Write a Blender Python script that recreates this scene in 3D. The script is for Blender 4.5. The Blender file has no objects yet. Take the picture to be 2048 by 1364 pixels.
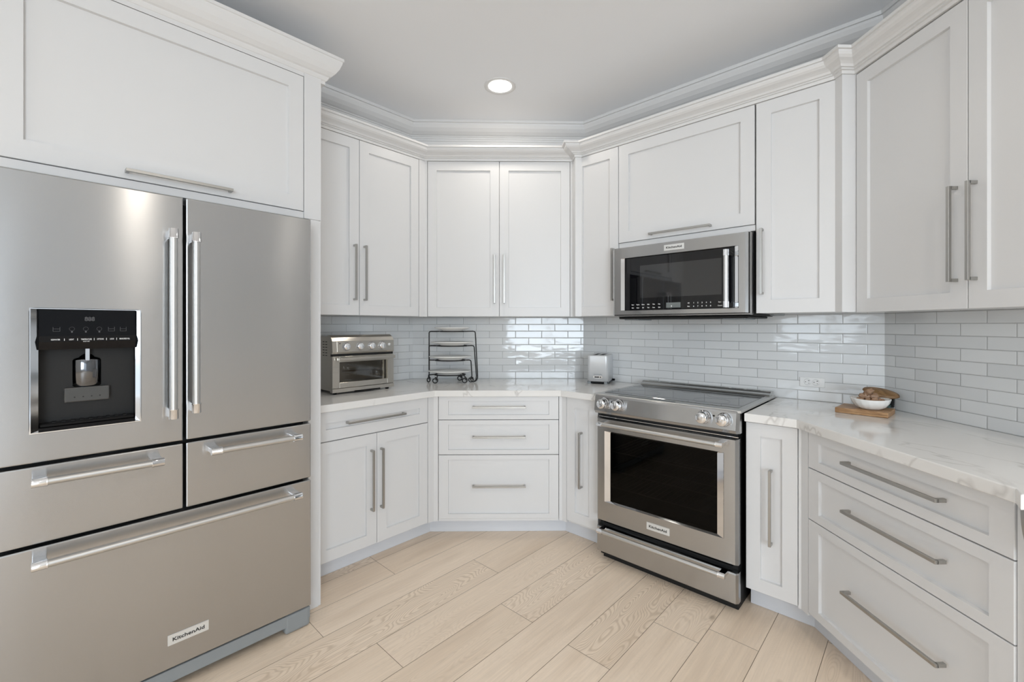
import bpy, bmesh, math, random
from mathutils import Vector, Matrix
sc = bpy.context.scene
COL = sc.collection
# ------------------------------------------------------------------ camera
cam_d = bpy.data.cameras.new('camera'); cam = bpy.data.objects.new('camera', cam_d); COL.objects.link(cam)
cam_d.sensor_width = 36.0; cam_d.lens = 36.0*890.8/2048
cam_d.shift_y = -(682.0-650.8)/2048
cam_d.clip_start = 0.05
cam.location = (0, 0, 1.313); cam.rotation_euler = (math.pi/2, 0, math.radians(-1.97))
sc.camera = cam
# ------------------------------------------------------------------ world, light, exposure
sc.view_settings.view_transform = 'Standard'; sc.view_settings.look = 'None'
sc.view_settings.gamma = 1.0; sc.view_settings.use_curve_mapping = False
sc.view_settings.exposure = 0.29
sc.render.engine = 'CYCLES'
sc.cycles.use_denoising = True
sc.cycles.max_bounces = 10; sc.cycles.diffuse_bounces = 6; sc.cycles.glossy_bounces = 5
sc.cycles.transparent_max_bounces = 8; sc.cycles.sample_clamp_indirect = 6.0
world = bpy.data.worlds.new('sky'); sc.world = world; world.use_nodes = True
world.node_tree.nodes['Background'].inputs[0].default_value = (0.80, 0.90, 1.0, 1)
world.node_tree.nodes['Background'].inputs[1].default_value = 1.0
CEIL = 2.743

def area(name, loc, rot, sx, sy, power, col, shape='RECTANGLE', spread=180):
    l = bpy.data.lights.new(name, 'AREA'); l.shape = shape; l.size = sx
    if shape == 'RECTANGLE': l.size_y = sy
    l.energy = power; l.color = col; l.spread = math.radians(spread)
    o = bpy.data.objects.new(name, l); COL.objects.link(o); o.location = loc; o.rotation_euler = rot
    return o
# daylight through the windows of the wall behind the camera and of the side wall
DAY = (0.79, 0.90, 1.0)
area('daylight_south', (.95, -4.75, 1.5), (math.radians(72), 0, 0), 2.1, 1.9, 128, DAY)
area('daylight_patio', (3.1, -4.75, 1.35), (math.radians(74), 0, 0), 2.0, 2.1, 16, DAY)
area('daylight_west', (-3.95, -1.9, 1.75), (math.radians(62), 0, math.radians(-90)), 2.0, 1.8, 50, DAY)
CAN_W = 2.2
CANS = [(0.02, 2.66), (0.95, -0.12), (-1.0, -0.4), (-0.9, -2.7), (1.6, -2.6), (3.0, 0.2)]
for cx, cy in CANS:
    area('recessed_lamp', (cx, cy, CEIL-0.012), (0, 0, 0), 0.12, 0, 7.0 if (cx, cy) == CANS[1] else CAN_W, (1.0, 0.91, 0.80), 'DISK')

# ------------------------------------------------------------------ materials
def mat(name, color=(.8,.8,.8), rough=.5, metal=0., **kw):
    m = bpy.data.materials.new(name); m.use_nodes = True
    b = m.node_tree.nodes['Principled BSDF']
    b.inputs['Base Color'].default_value = (*color, 1); b.inputs['Roughness'].default_value = rough
    b.inputs['Metallic'].default_value = metal
    for k, v in kw.items(): b.inputs[k.replace('_', ' ')].default_value = v
    return m
def N(m, t, **kw):
    n = m.node_tree.nodes.new(t)
    for k, v in kw.items(): setattr(n, k, v)
    return n
def LK(m, a, b): m.node_tree.links.new(a, b)
def P(m): return m.node_tree.nodes['Principled BSDF']
def noise_bump(m, scale, strength, dist=.001, vec=None, detail=2):
    tc = N(m, 'ShaderNodeTexCoord'); mp = N(m, 'ShaderNodeMapping'); nz = N(m, 'ShaderNodeTexNoise'); bp = N(m, 'ShaderNodeBump')
    mp.inputs['Scale'].default_value = vec or (1, 1, 1)
    nz.inputs['Scale'].default_value = scale; nz.inputs['Detail'].default_value = detail
    bp.inputs['Strength'].default_value = strength; bp.inputs['Distance'].default_value = dist
    LK(m, tc.outputs['Object'], mp.inputs['Vector']); LK(m, mp.outputs['Vector'], nz.inputs['Vector'])
    LK(m, nz.outputs['Fac'], bp.inputs['Height']); LK(m, bp.outputs['Normal'], P(m).inputs['Normal'])
    return nz

M = {}
M['white'] = mat('white_painted_wood', (.72, .72, .722), .36)
noise_bump(M['white'], 35, .05, .0005)
M['kick'] = mat('toe_kick_paint', (.70, .72, .76), .45)
M['inside'] = mat('cabinet_carcass', (.55, .55, .55), .6)
M['wall'] = mat('wall_paint', (.80, .80, .79), .8)
noise_bump(M['wall'], 120, .08, .0005)
M['wall_darkened'] = mat('darkened_wall_paint', (.46, .465, .47), .8)  # unseen far-east wall, darkened to dim what the refrigerator reflects
M['ceil'] = mat('ceiling_paint', (.885, .90, .925), .9)
noise_bump(M['ceil'], 90, .08, .0006)
M['trim'] = mat('trim_paint', (.745, .74, .735), .45)
M['black'] = mat('black_plastic', (.003, .003, .0035), .2, IOR=1.3)
M['gap'] = mat('dark_gasket', (.004, .004, .004), .6)
M['gloss'] = mat('black_glass', (.002, .002, .003), .04, IOR=1.32)
M['chrome'] = mat('chrome', (.82, .83, .85), .08, 1.)
M['nickel'] = mat('brushed_nickel', (.44, .43, .41), .36, 1.)
M['grey'] = mat('grey_plastic', (.26, .28, .29), .5)
M['text'] = mat('white_print', (.8, .8, .8), .5)
M['dimtext'] = mat('dim_print', (.08, .08, .085), .5)
M['darktext'] = mat('dark_print', (.02, .02, .02), .5)
M['badge'] = mat('badge_plate', (.74, .74, .72), .35, .35)
M['ceramic'] = mat('white_ceramic', (.88, .875, .85), .12)
M['wire'] = mat('black_wrought_wire', (.012, .012, .012), .45)
M['outlet'] = mat('outlet_plastic', (.82, .82, .81), .3)
M['chrome_darkrefl'] = mat('chrome_dark_reflection', (.16, .165, .175), .10, 1.)  # chrome spout with the black recess's reflection put into its colour
M['pad'] = mat('dark_grey_plastic', (.07, .07, .068), .3)
M['sink'] = mat('sink_steel', (.42, .43, .44), .35, 1.)

def steel(name, col, rough, horizontal=True, aniso=.93):
    m = mat(name, col, rough, 1.)
    P(m).inputs['Anisotropic'].default_value = aniso
    tg = N(m, 'ShaderNodeTangent'); tg.direction_type = 'RADIAL'; tg.axis = 'Z'
    LK(m, tg.outputs['Tangent'], P(m).inputs['Tangent'])
    P(m).inputs['Anisotropic Rotation'].default_value = 0.25 if horizontal else .0
    # fine brush lines and very faint oil-canning
    tc = N(m, 'ShaderNodeTexCoord'); mp = N(m, 'ShaderNodeMapping'); nz = N(m, 'ShaderNodeTexNoise')
    mp.inputs['Scale'].default_value = (3, 3, 900) if horizontal else (900, 900, 3)
    nz.inputs['Scale'].default_value = 1.0; nz.inputs['Detail'].default_value = 3
    LK(m, tc.outputs['Object'], mp.inputs['Vector']); LK(m, mp.outputs['Vector'], nz.inputs['Vector'])
    cr = N(m, 'ShaderNodeMapRange'); cr.inputs['To Min'].default_value = rough-.02; cr.inputs['To Max'].default_value = rough+.03
    LK(m, nz.outputs['Fac'], cr.inputs['Value']); LK(m, cr.outputs['Result'], P(m).inputs['Roughness'])
    n2 = N(m, 'ShaderNodeTexNoise'); n2.inputs['Scale'].default_value = 2.2; n2.inputs['Detail'].default_value = 1
    LK(m, tc.outputs['Object'], n2.inputs['Vector'])
    bp = N(m, 'ShaderNodeBump'); bp.inputs['Strength'].default_value = .45; bp.inputs['Distance'].default_value = .010
    LK(m, n2.outputs['Fac'], bp.inputs['Height']); LK(m, bp.outputs['Normal'], P(m).inputs['Normal'])
    return m
M['steel'] = steel('brushed_steel', (.485, .488, .49), .23)
M['steel_top'] = mat('satin_steel_top', (.62, .62, .61), .37, 1.)
M['toast'] = mat('toaster_shell', (.74, .75, .76), .40, .35)
M['ovenst'] = steel('toaster_oven_steel', (.58, .555, .51), .28)

# tinted oven window glass
def tinted(name, tr, ior=1.5):
    m = bpy.data.materials.new(name); m.use_nodes = True; nt = m.node_tree; nt.nodes.clear()
    out = N(m, 'ShaderNodeOutputMaterial'); mx = N(m, 'ShaderNodeMixShader'); t = N(m, 'ShaderNodeBsdfTransparent'); g = N(m, 'ShaderNodeBsdfGlossy'); fr = N(m, 'ShaderNodeFresnel')
    t.inputs['Color'].default_value = (*tr, 1); g.inputs['Roughness'].default_value = .03; fr.inputs['IOR'].default_value = ior
    LK(m, fr.outputs['Fac'], mx.inputs['Fac']); LK(m, t.outputs['BSDF'], mx.inputs[1]); LK(m, g.outputs['BSDF'], mx.inputs[2]); LK(m, mx.outputs['Shader'], out.inputs['Surface'])
    return m
M['ovenglass'] = tinted('oven_window_glass', (.30, .28, .26), 1.25)
M['toglass'] = tinted('toaster_oven_glass', (.62, .60, .57), 1.5)
M['clear'] = tinted('jar_glass', (.55, .72, .72), 1.5)
M['cavity'] = mat('oven_enamel', (.012, .010, .009), .45)
M['rack'] = mat('oven_rack_metal', (.35, .34, .32), .35, 1.)
M['cooktop'] = mat('ceramic_cooktop_glass', (.045, .048, .05), .04, IOR=2.1)

# quartz with thin grey veins
def quartz():
    m = mat('veined_quartz', (.82, .815, .80), .10)
    tc = N(m, 'ShaderNodeTexCoord'); n1 = N(m, 'ShaderNodeTexNoise'); n1.inputs['Scale'].default_value = 1.15; n1.inputs['Detail'].default_value = 5; n1.inputs['Roughness'].default_value = .55; n1.inputs['Distortion'].default_value = .9
    LK(m, tc.outputs['Object'], n1.inputs['Vector'])
    s = N(m, 'ShaderNodeMath', operation='SUBTRACT'); s.inputs[1].default_value = .5; LK(m, n1.outputs['Fac'], s.inputs[0])
    a = N(m, 'ShaderNodeMath', operation='ABSOLUTE'); LK(m, s.outputs[0], a.inputs[0])
    r = N(m, 'ShaderNodeMapRange'); r.inputs['From Min'].default_value = 0; r.inputs['From Max'].default_value = .009; r.inputs['To Min'].default_value = 1; r.inputs['To Max'].default_value = 0
    LK(m, a.outputs[0], r.inputs['Value'])
    n2 = N(m, 'ShaderNodeTexNoise'); n2.inputs['Scale'].default_value = 2.3; LK(m, tc.outputs['Object'], n2.inputs['Vector'])
    r2 = N(m, 'ShaderNodeMapRange'); r2.inputs['From Min'].default_value = .38; r2.inputs['From Max'].default_value = .52; LK(m, n2.outputs['Fac'], r2.inputs['Value'])
    mu = N(m, 'ShaderNodeMath', operation='MULTIPLY'); LK(m, r.outputs[0], mu.inputs[0]); LK(m, r2.outputs[0], mu.inputs[1])
    n3 = N(m, 'ShaderNodeTexNoise'); n3.inputs['Scale'].default_value = 3.0; n3.inputs['Detail'].default_value = 4; LK(m, tc.outputs['Object'], n3.inputs['Vector'])
    c0 = N(m, 'ShaderNodeMixRGB'); c0.inputs[1].default_value = (.84, .835, .82, 1); c0.inputs[2].default_value = (.76, .745, .725, 1); LK(m, n3.outputs['Fac'], c0.inputs[0])
    c1 = N(m, 'ShaderNodeMixRGB'); c1.inputs[2].default_value = (.50, .48, .46, 1); LK(m, c0.outputs[0], c1.inputs[1])
    mm = N(m, 'ShaderNodeMath', operation='MULTIPLY'); mm.inputs[1].default_value = .62; LK(m, mu.outputs[0], mm.inputs[0]); LK(m, mm.outputs[0], c1.inputs[0])
    LK(m, c1.outputs[0], P(m).inputs['Base Color'])
    return m
M['quartz'] = quartz()

# glazed subway tile, object x = along wall, z = up
def tile(name, phase, row0):
    m = mat(name, (.74, .75, .75), .07)
    tc = N(m, 'ShaderNodeTexCoord'); sp = N(m, 'ShaderNodeSeparateXYZ'); cb = N(m, 'ShaderNodeCombineXYZ'); LK(m, tc.outputs['Object'], sp.inputs[0])
    ax = N(m, 'ShaderNodeMath', operation='ADD'); ax.inputs[1].default_value = phase; az = N(m, 'ShaderNodeMath', operation='ADD'); az.inputs[1].default_value = row0
    LK(m, sp.outputs['X'], ax.inputs[0]); LK(m, sp.outputs['Z'], az.inputs[0]); LK(m, ax.outputs[0], cb.inputs['X']); LK(m, az.outputs[0], cb.inputs['Y'])
    br = N(m, 'ShaderNodeTexBrick'); br.offset = .5; br.offset_frequency = 2; br.squash = 1
    for k, v in {'Scale': 1., 'Mortar Size': .0011, 'Mortar Smooth': .0, 'Brick Width': .1966, 'Row Height': .0509, 'Bias': 0.}.items(): br.inputs[k].default_value = v
    br.inputs['Color1'].default_value = (.80, .81, .81, 1); br.inputs['Color2'].default_value = (.71, .72, .725, 1); br.inputs['Mortar'].default_value = (.40, .40, .40, 1)
    LK(m, cb.outputs[0], br.inputs['Vector']); LK(m, br.outputs['Color'], P(m).inputs['Base Color'])
    b2 = N(m, 'ShaderNodeTexBrick'); b2.offset = .5; b2.offset_frequency = 2
    for k, v in {'Scale': 1., 'Mortar Size': .004, 'Mortar Smooth': 1., 'Brick Width': .1966, 'Row Height': .0509}.items(): b2.inputs[k].default_value = v
    LK(m, cb.outputs[0], b2.inputs['Vector'])
    mr = N(m, 'ShaderNodeMapRange'); mr.inputs['To Min'].default_value = .06; mr.inputs['To Max'].default_value = .6
    LK(m, br.outputs['Fac'], mr.inputs['Value']); LK(m, mr.outputs[0], P(m).inputs['Roughness'])
    nz = N(m, 'ShaderNodeTexNoise'); nz.inputs['Scale'].default_value = 11; nz.inputs['Detail'].default_value = 1.5
    mp = N(m, 'ShaderNodeMapping'); mp.inputs['Scale'].default_value = (.8, 1, 2.0); LK(m, tc.outputs['Object'], mp.inputs[0]); LK(m, mp.outputs[0], nz.inputs['Vector'])
    # every tile is glazed and set a little differently
    vs = N(m, 'ShaderNodeVectorMath', operation='ADD'); LK(m, mp.outputs[0], vs.inputs[0]); LK(m, br.outputs['Color'], vs.inputs[1]); LK(m, vs.outputs[0], nz.inputs['Vector'])
    inv = N(m, 'ShaderNodeMath', operation='SUBTRACT'); inv.inputs[0].default_value = 1.; LK(m, b2.outputs['Fac'], inv.inputs[1])
    sc1 = N(m, 'ShaderNodeMath', operation='MULTIPLY_ADD'); sc1.inputs[1].default_value = 1.1; LK(m, nz.outputs['Fac'], sc1.inputs[0]); LK(m, inv.outputs[0], sc1.inputs[2])
    bp = N(m, 'ShaderNodeBump'); bp.inputs['Strength'].default_value = .55; bp.inputs['Distance'].default_value = .0022
    LK(m, sc1.outputs[0], bp.inputs['Height']); LK(m, bp.outputs['Normal'], P(m).inputs['Normal'])
    return m

# pale oak planks: UV = metres along / across the plank, attribute 'plank' = random triple per plank
def wood_floor():
    m = mat('pale_oak_plank', (.6, .5, .4), .38)
    uv = N(m, 'ShaderNodeUVMap'); uv.uv_map = 'UVMap'; at = N(m, 'ShaderNodeAttribute'); at.attribute_name = 'plank'
    off = N(m, 'ShaderNodeVectorMath', operation='SCALE'); off.inputs['Scale'].default_value = 23.; LK(m, at.outputs['Vector'], off.inputs[0])
    ad = N(m, 'ShaderNodeVectorMath', operation='ADD'); LK(m, uv.outputs[0], ad.inputs[0]); LK(m, off.outputs[0], ad.inputs[1])
    mp = N(m, 'ShaderNodeMapping'); mp.inputs['Scale'].default_value = (1.5, 6.0, 1); LK(m, ad.outputs[0], mp.inputs[0])
    n0 = N(m, 'ShaderNodeTexNoise'); n0.inputs['Scale'].default_value = 1.0; n0.inputs['Detail'].default_value = 2.0; n0.inputs['Roughness'].default_value = .45; LK(m, mp.outputs[0], n0.inputs['Vector'])
    # growth-ring contours (cathedral grain)
    mul = N(m, 'ShaderNodeMath', operation='MULTIPLY'); mul.inputs[1].default_value = 340.; LK(m, n0.outputs['Fac'], mul.inputs[0])
    sn = N(m, 'ShaderNodeMath', operation='SINE'); LK(m, mul.outputs[0], sn.inputs[0])
    r1 = N(m, 'ShaderNodeMapRange'); r1.inputs['From Min'].default_value = -.2; r1.inputs['From Max'].default_value = 1.; LK(m, sn.outputs[0], r1.inputs['Value'])
    # strength of ring pattern differs from plank to plank
    sx = N(m, 'ShaderNodeSeparateXYZ'); LK(m, at.outputs['Vector'], sx.inputs[0])
    rs = N(m, 'ShaderNodeMapRange'); rs.inputs['From Min'].default_value = .35; rs.inputs['From Max'].default_value = .9; rs.inputs['To Min'].default_value = .06; rs.inputs['To Max'].default_value = .62; LK(m, sx.outputs['Z'], rs.inputs['Value'])
    ring = N(m, 'ShaderNodeMath', operation='MULTIPLY'); LK(m, r1.outputs[0], ring.inputs[0]); LK(m, rs.outputs[0], ring.inputs[1])
    mp2 = N(m, 'ShaderNodeMapping'); mp2.inputs['Scale'].default_value = (5, 130, 1); LK(m, ad.outputs[0], mp2.inputs[0])
    nf = N(m, 'ShaderNodeTexNoise'); nf.inputs['Scale'].default_value = 1.; nf.inputs['Detail'].default_value = 3; LK(m, mp2.outputs[0], nf.inputs['Vector'])
    mp3 = N(m, 'ShaderNodeMapping'); mp3.inputs['Scale'].default_value = (1.3, 9, 1); LK(m, ad.outputs[0], mp3.inputs[0])
    nb = N(m, 'ShaderNodeTexNoise'); nb.inputs['Scale'].default_value = 1.; nb.inputs['Detail'].default_value = 3; LK(m, mp3.outputs[0], nb.inputs['Vector'])
    c0 = N(m, 'ShaderNodeMixRGB'); c0.inputs[1].default_value = (.90, .75, .60, 1); c0.inputs[2].default_value = (.85, .70, .55, 1); LK(m, sx.outputs['X'], c0.inputs[0])
    c1 = N(m, 'ShaderNodeMixRGB'); c1.inputs[2].default_value = (.74, .59, .45, 1); LK(m, c0.outputs[0], c1.inputs[1])
    rb = N(m, 'ShaderNodeMapRange'); rb.inputs['From Min'].default_value = .48; rb.inputs['From Max'].default_value = .78; rb.inputs['To Max'].default_value = .95; LK(m, nb.outputs['Fac'], rb.inputs['Value']); LK(m, rb.outputs[0], c1.inputs[0])
    c2 = N(m, 'ShaderNodeMixRGB'); c2.inputs[2].default_value = (.62, .48, .35, 1); LK(m, c1.outputs[0], c2.inputs[1]); LK(m, ring.outputs[0], c2.inputs[0])
    c3 = N(m, 'ShaderNodeMixRGB'); c3.blend_type = 'MULTIPLY'; LK(m, c2.outputs[0], c3.inputs[1]); c3.inputs[0].default_value = .5
    rf = N(m, 'ShaderNodeMapRange'); rf.inputs['From Min'].default_value = .3; rf.inputs['From Max'].default_value = .7; rf.inputs['To Min'].default_value = .86; rf.inputs['To Max'].default_value = 1.06; LK(m, nf.outputs['Fac'], rf.inputs['Value']); LK(m, rf.outputs[0], c3.inputs[2])
    # rare knots
    vo = N(m, 'ShaderNodeTexVoronoi'); vo.inputs['Scale'].default_value = 2.2; mp4 = N(m, 'ShaderNodeMapping'); mp4.inputs['Scale'].default_value = (.8, 1.3, 1); LK(m, ad.outputs[0], mp4.inputs[0]); LK(m, mp4.outputs[0], vo.inputs['Vector'])
    rk = N(m, 'ShaderNodeMapRange'); rk.inputs['From Min'].default_value = .015; rk.inputs['From Max'].default_value = .05; rk.inputs['To Min'].default_value = .55; rk.inputs['To Max'].default_value = 0; LK(m, vo.outputs['Distance'], rk.inputs['Value'])
    c4 = N(m, 'ShaderNodeMixRGB'); c4.inputs[2].default_value = (.33, .24, .15, 1); LK(m, c3.outputs[0], c4.inputs[1]); LK(m, rk.outputs[0], c4.inputs[0])
    LK(m, c4.outputs[0], P(m).inputs['Base Color'])
    bp = N(m, 'ShaderNodeBump'); bp.inputs['Strength'].default_value = .15; bp.inputs['Distance'].default_value = .0008; LK(m, nf.outputs['Fac'], bp.inputs['Height']); LK(m, bp.outputs['Normal'], P(m).inputs['Normal'])
    return m
M['floor'] = wood_floor()
M['joint'] = mat('plank_joint', (.22, .17, .12), .8)

def board_wood(name, a, b, scale=(2, 2, 40)):
    m = mat(name, a, .45)
    tc = N(m, 'ShaderNodeTexCoord'); mp = N(m, 'ShaderNodeMapping'); mp.inputs['Scale'].default_value = scale
    nz = N(m, 'ShaderNodeTexNoise'); nz.inputs['Scale'].default_value = 3; nz.inputs['Detail'].default_value = 4; nz.inputs['Distortion'].default_value = 1.2
    LK(m, tc.outputs['Object'], mp.inputs[0]); LK(m, mp.outputs[0], nz.inputs['Vector'])
    r = N(m, 'ShaderNodeMapRange'); r.inputs['From Min'].default_value = .35; r.inputs['From Max'].default_value = .65; LK(m, nz.outputs['Fac'], r.inputs['Value'])
    c = N(m, 'ShaderNodeMixRGB'); c.inputs[1].default_value = (*a, 1); c.inputs[2].default_value = (*b, 1); LK(m, r.outputs[0], c.inputs[0]); LK(m, c.outputs[0], P(m).inputs['Base Color'])
    return m
M['board'] = board_wood('acacia_board_wood', (.50, .30, .15), (.26, .13, .05), (6, 30, 60))
M['lidwood'] = board_wood('dark_lid_wood', (.30, .17, .07), (.14, .07, .025), (8, 8, 30))
M['ginger'] = board_wood('dried_root_skin', (.45, .29, .18), (.20, .11, .07), (30, 30, 30))

def emission(name, col, s):
    m = bpy.data.materials.new(name); m.use_nodes = True; P(m).inputs['Base Color'].default_value = (1, 1, 1, 1)
    P(m).inputs['Emission Color'].default_value = (*col, 1); P(m).inputs['Emission Strength'].default_value = s
    return m
M['lens'] = emission('lamp_lens', (1, .97, .92), 5.)

# ------------------------------------------------------------------ mesh builder
class MB:
    def __init__(s): s.v = []; s.f = []; s.mi = []; s.sm = []; s.mats = []
    def mat(s, name):
        if name not in s.mats: s.mats.append(name)
        return s.mats.index(name)
    def add(s, verts, faces, m, smooth=False, T=None):
        o = len(s.v); mi = s.mat(m)
        s.v += [tuple(T @ Vector(p)) if T else tuple(p) for p in verts]
        s.f += [tuple(i+o for i in f) for f in faces]; s.mi += [mi]*len(faces); s.sm += [smooth]*len(faces)
        return s
    def bm(s, bm, m, smooth=False, T=None):
        bm.verts.ensure_lookup_table(); bm.verts.index_update()
        s.add([v.co[:] for v in bm.verts], [[v.index for v in f.verts] for f in bm.faces], m, smooth, T); bm.free(); return s
    def box(s, x0, x1, y0, y1, z0, z1, m, bev=0, seg=2, T=None):
        bm = bmesh.new(); bmesh.ops.create_cube(bm, size=1)
        for v in bm.verts: v.co = ((x0+x1)/2+v.co.x*(x1-x0), (y0+y1)/2+v.co.y*(y1-y0), (z0+z1)/2+v.co.z*(z1-z0))
        if bev: bmesh.ops.bevel(bm, geom=bm.edges[:], offset=bev, segments=seg, profile=.5, affect='EDGES')
        return s.bm(bm, m, False, T)
    def prism(s, pts, z0, z1, m, bev=0, T=None):
        """plan polygon (ccw) extruded z0..z1"""
        bm = bmesh.new(); a = [bm.verts.new((p[0], p[1], z0)) for p in pts]; b = [bm.verts.new((p[0], p[1], z1)) for p in pts]
        n = len(pts); bm.faces.new(a[::-1]); bm.faces.new(b)
        for i in range(n): bm.faces.new((a[i], a[(i+1) % n], b[(i+1) % n], b[i]))
        bmesh.ops.recalc_face_normals(bm, faces=bm.faces[:])
        if bev: bmesh.ops.bevel(bm, geom=[e for e in bm.edges if abs(e.verts[0].co.z-e.verts[1].co.z) < 1e-6], offset=bev, segments=2, profile=.5, affect='EDGES')
        return s.bm(bm, m, False, T)
    def profile_x(s, pts, x0, x1, m, T=None, smooth=False):
        """polygon in (y,z) extruded along x"""
        n = len(pts); v = [(x0, p[0], p[1]) for p in pts]+[(x1, p[0], p[1]) for p in pts]
        bm = bmesh.new(); vv = [bm.verts.new(p) for p in v]; bm.faces.new(vv[:n]); bm.faces.new(vv[n:][::-1])
        for i in range(n): bm.faces.new((vv[i], vv[i+n], vv[(i+1) % n+n], vv[(i+1) % n]))
        bmesh.ops.recalc_face_normals(bm, faces=bm.faces[:]); return s.bm(bm, m, smooth, T)
    def tube(s, pts, r, m, seg=10, caps=True):
        pts = [Vector(p) for p in pts]; n = len(pts); rr = r if isinstance(r, (list, tuple)) else [r]*n
        rings = []; up = None
        for i, p in enumerate(pts):
            d = (pts[min(i+1, n-1)]-pts[max(i-1, 0)]).normalized()
            if up is None: up = Vector((0, 0, 1)) if abs(d.z) < .9 else Vector((1, 0, 0))
            a = (up-d*up.dot(d)).normalized(); b = d.cross(a); up = a
            rings.append([p+(a*math.cos(2*math.pi*k/seg)+b*math.sin(2*math.pi*k/seg))*rr[i] for k in range(seg)])
        v = [q for rg in rings for q in rg]; f = []
        for i in range(n-1):
            for k in range(seg): k2 = (k+1) % seg; f.append((i*seg+k, i*seg+k2, (i+1)*seg+k2, (i+1)*seg+k))
        s.add(v, f, m, True)
        if caps: s.add(rings[0], [tuple(range(seg))[::-1]], m); s.add(rings[-1], [tuple(range(seg))], m)
        return s
    def lathe(s, prof, c, m, seg=32, axis='z', sx=1, sy=1, T=None, smooth=True):
        """prof = [(r,h)], axis z (up) or y (towards the viewer = -y)"""
        v = []; f = []
        for r, h in prof:
            for k in range(seg):
                t = 2*math.pi*k/seg; x = r*math.cos(t)*sx; y = r*math.sin(t)*sy
                v.append((c[0]+x, c[1]+y, c[2]+h) if axis == 'z' else (c[0]+x, c[1]-h, c[2]+y))
        for i in range(len(prof)-1):
            for k in range(seg): k2 = (k+1) % seg; f.append((i*seg+k, i*seg+k2, (i+1)*seg+k2, (i+1)*seg+k))
        s.add(v, f, m, smooth, T)
        if prof[0][0] > 1e-6: s.add(v[:seg], [tuple(range(seg))[::-1]], m, False, T)
        if prof[-1][0] > 1e-6: s.add(v[-seg:], [tuple(range(seg))], m, False, T)
        return s
    def text(s, txt, x, z, size, y, m, sx=1., depth=.0004, align='CENTER'):
        cu = bpy.data.curves.new('t', 'FONT'); cu.body = txt; cu.size = size; cu.align_x = align; cu.align_y = 'CENTER'; cu.extrude = depth; cu.offset = size*.018
        o = bpy.data.objects.new('t', cu); COL.objects.link(o); dg = bpy.context.evaluated_depsgraph_get(); me = o.evaluated_get(dg).to_mesh()
        s.add([(x+v.co.x*sx, y-v.co.z, z+v.co.y) for v in me.vertices], [tuple(p.vertices) for p in me.polygons], m)
        o.evaluated_get(dg).to_mesh_clear(); bpy.data.objects.remove(o); bpy.data.curves.remove(cu); return s
    def shaker(s, x0, x1, z0, z1, y, m='white', st=.06, th=.019, rec=.012, st_z=None):
        """frame-and-panel front, visible face at y, facing -y"""
        sz = st_z or st; b = .0012; ch = .0015
        R = lambda ax, az, yy: [(x0+ax, yy, z0+az), (x1-ax, yy, z0+az), (x1-ax, yy, z1-az), (x0+ax, yy, z1-az)]
        rings = [R(0, 0, y+th), R(0, 0, y+b), R(b, b, y), R(st, sz, y), R(st+ch, sz+ch, y+rec)]
        v = [p for r in rings for p in r]; f = []
        for i in range(len(rings)-1):
            for k in range(4): k2 = (k+1) % 4; f.append((i*4+k, i*4+k2, (i+1)*4+k2, (i+1)*4+k))
        e = (len(rings)-1)*4; f.append((e, e+1, e+2, e+3)); f.append((3, 2, 1, 0))
        return s.add(v, f, m)
    def build(s, name, parent=None, smooth_angle=None):
        me = bpy.data.meshes.new(name)
        og = Vector(parent['_o']) if parent and '_o' in parent else Vector((0, 0, 0))
        me.from_pydata([tuple(Vector(p)-og) for p in s.v], [], s.f); me.update()
        for n in s.mats: me.materials.append(M[n])
        for p, mi, sm in zip(me.polygons, s.mi, s.sm): p.material_index = mi; p.use_smooth = sm
        o = bpy.data.objects.new(name, me); COL.objects.link(o)
        if parent:
            o.parent = parent; ROOT_O[o.name] = og; o['_o'] = tuple(og)
        return o
ROOT_O = {}

# ------------------------------------------------------------------ run frames (x along the counter edge, y into the wall, z up)
RUN = {'L': ((-.3789, 2.7381), 45.), 'M': ((-.3789, 2.7381), -1.26), 'R': ((.3930, 2.7211), -45.), 'T': ((1.27, 1.8441), -90.)}
def RM(k):
    (x, y), a = RUN[k]; return Matrix.Translation((x, y, 0)) @ Matrix.Rotation(math.radians(a), 4, 'Z')
def W2(k, u, d): p = RM(k) @ Vector((u, d, 0)); return (p.x, p.y)
def thing(name, label, cat, run, o, group=None):
    """Empty at the thing's base; its parts are written in run coordinates"""
    e = bpy.data.objects.new(name, None); COL.objects.link(e); e.empty_display_size = .05
    e.matrix_world = (RM(run) if isinstance(run, str) else run) @ Matrix.Translation(o)
    e['_o'] = tuple(o); e['label'] = label; e['category'] = cat
    if group: e['group'] = group
    return e
def struct(o, M4=None):
    o['kind'] = 'structure'
    if M4: o.matrix_world = M4
    return o
def line_x(p, a, q, b):
    """intersection of lines p + t*dir(a), q + s*dir(b)"""
    d1 = Vector((math.cos(a), math.sin(a))); d2 = Vector((math.cos(b), math.sin(b))); w = Vector(q)-Vector(p)
    den = d1.x*d2.y-d1.y*d2.x; t = (w.x*d2.y-w.y*d2.x)/den; return tuple(Vector(p)+d1*t)
def corner(k1, d1, k2, d2): return line_x(W2(k1, 0, d1), math.radians(RUN[k1][1]), W2(k2, 0, d2), math.radians(RUN[k2][1]))
def offset_path(path, d):
    """move an open polyline to its left by d"""
    out = []; n = len(path)
    for i in range(n):
        p = Vector(path[i])
        a = (Vector(path[i])-Vector(path[i-1])).normalized() if i else (Vector(path[1])-p).normalized()
        b = (Vector(path[i+1])-p).normalized() if i < n-1 else a
        na = Vector((-a.y, a.x)); nb = Vector((-b.y, b.x)); m = (na+nb).normalized(); out.append(tuple(p+m*(d/max(.2, m.dot(na)))))
    return out
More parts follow.
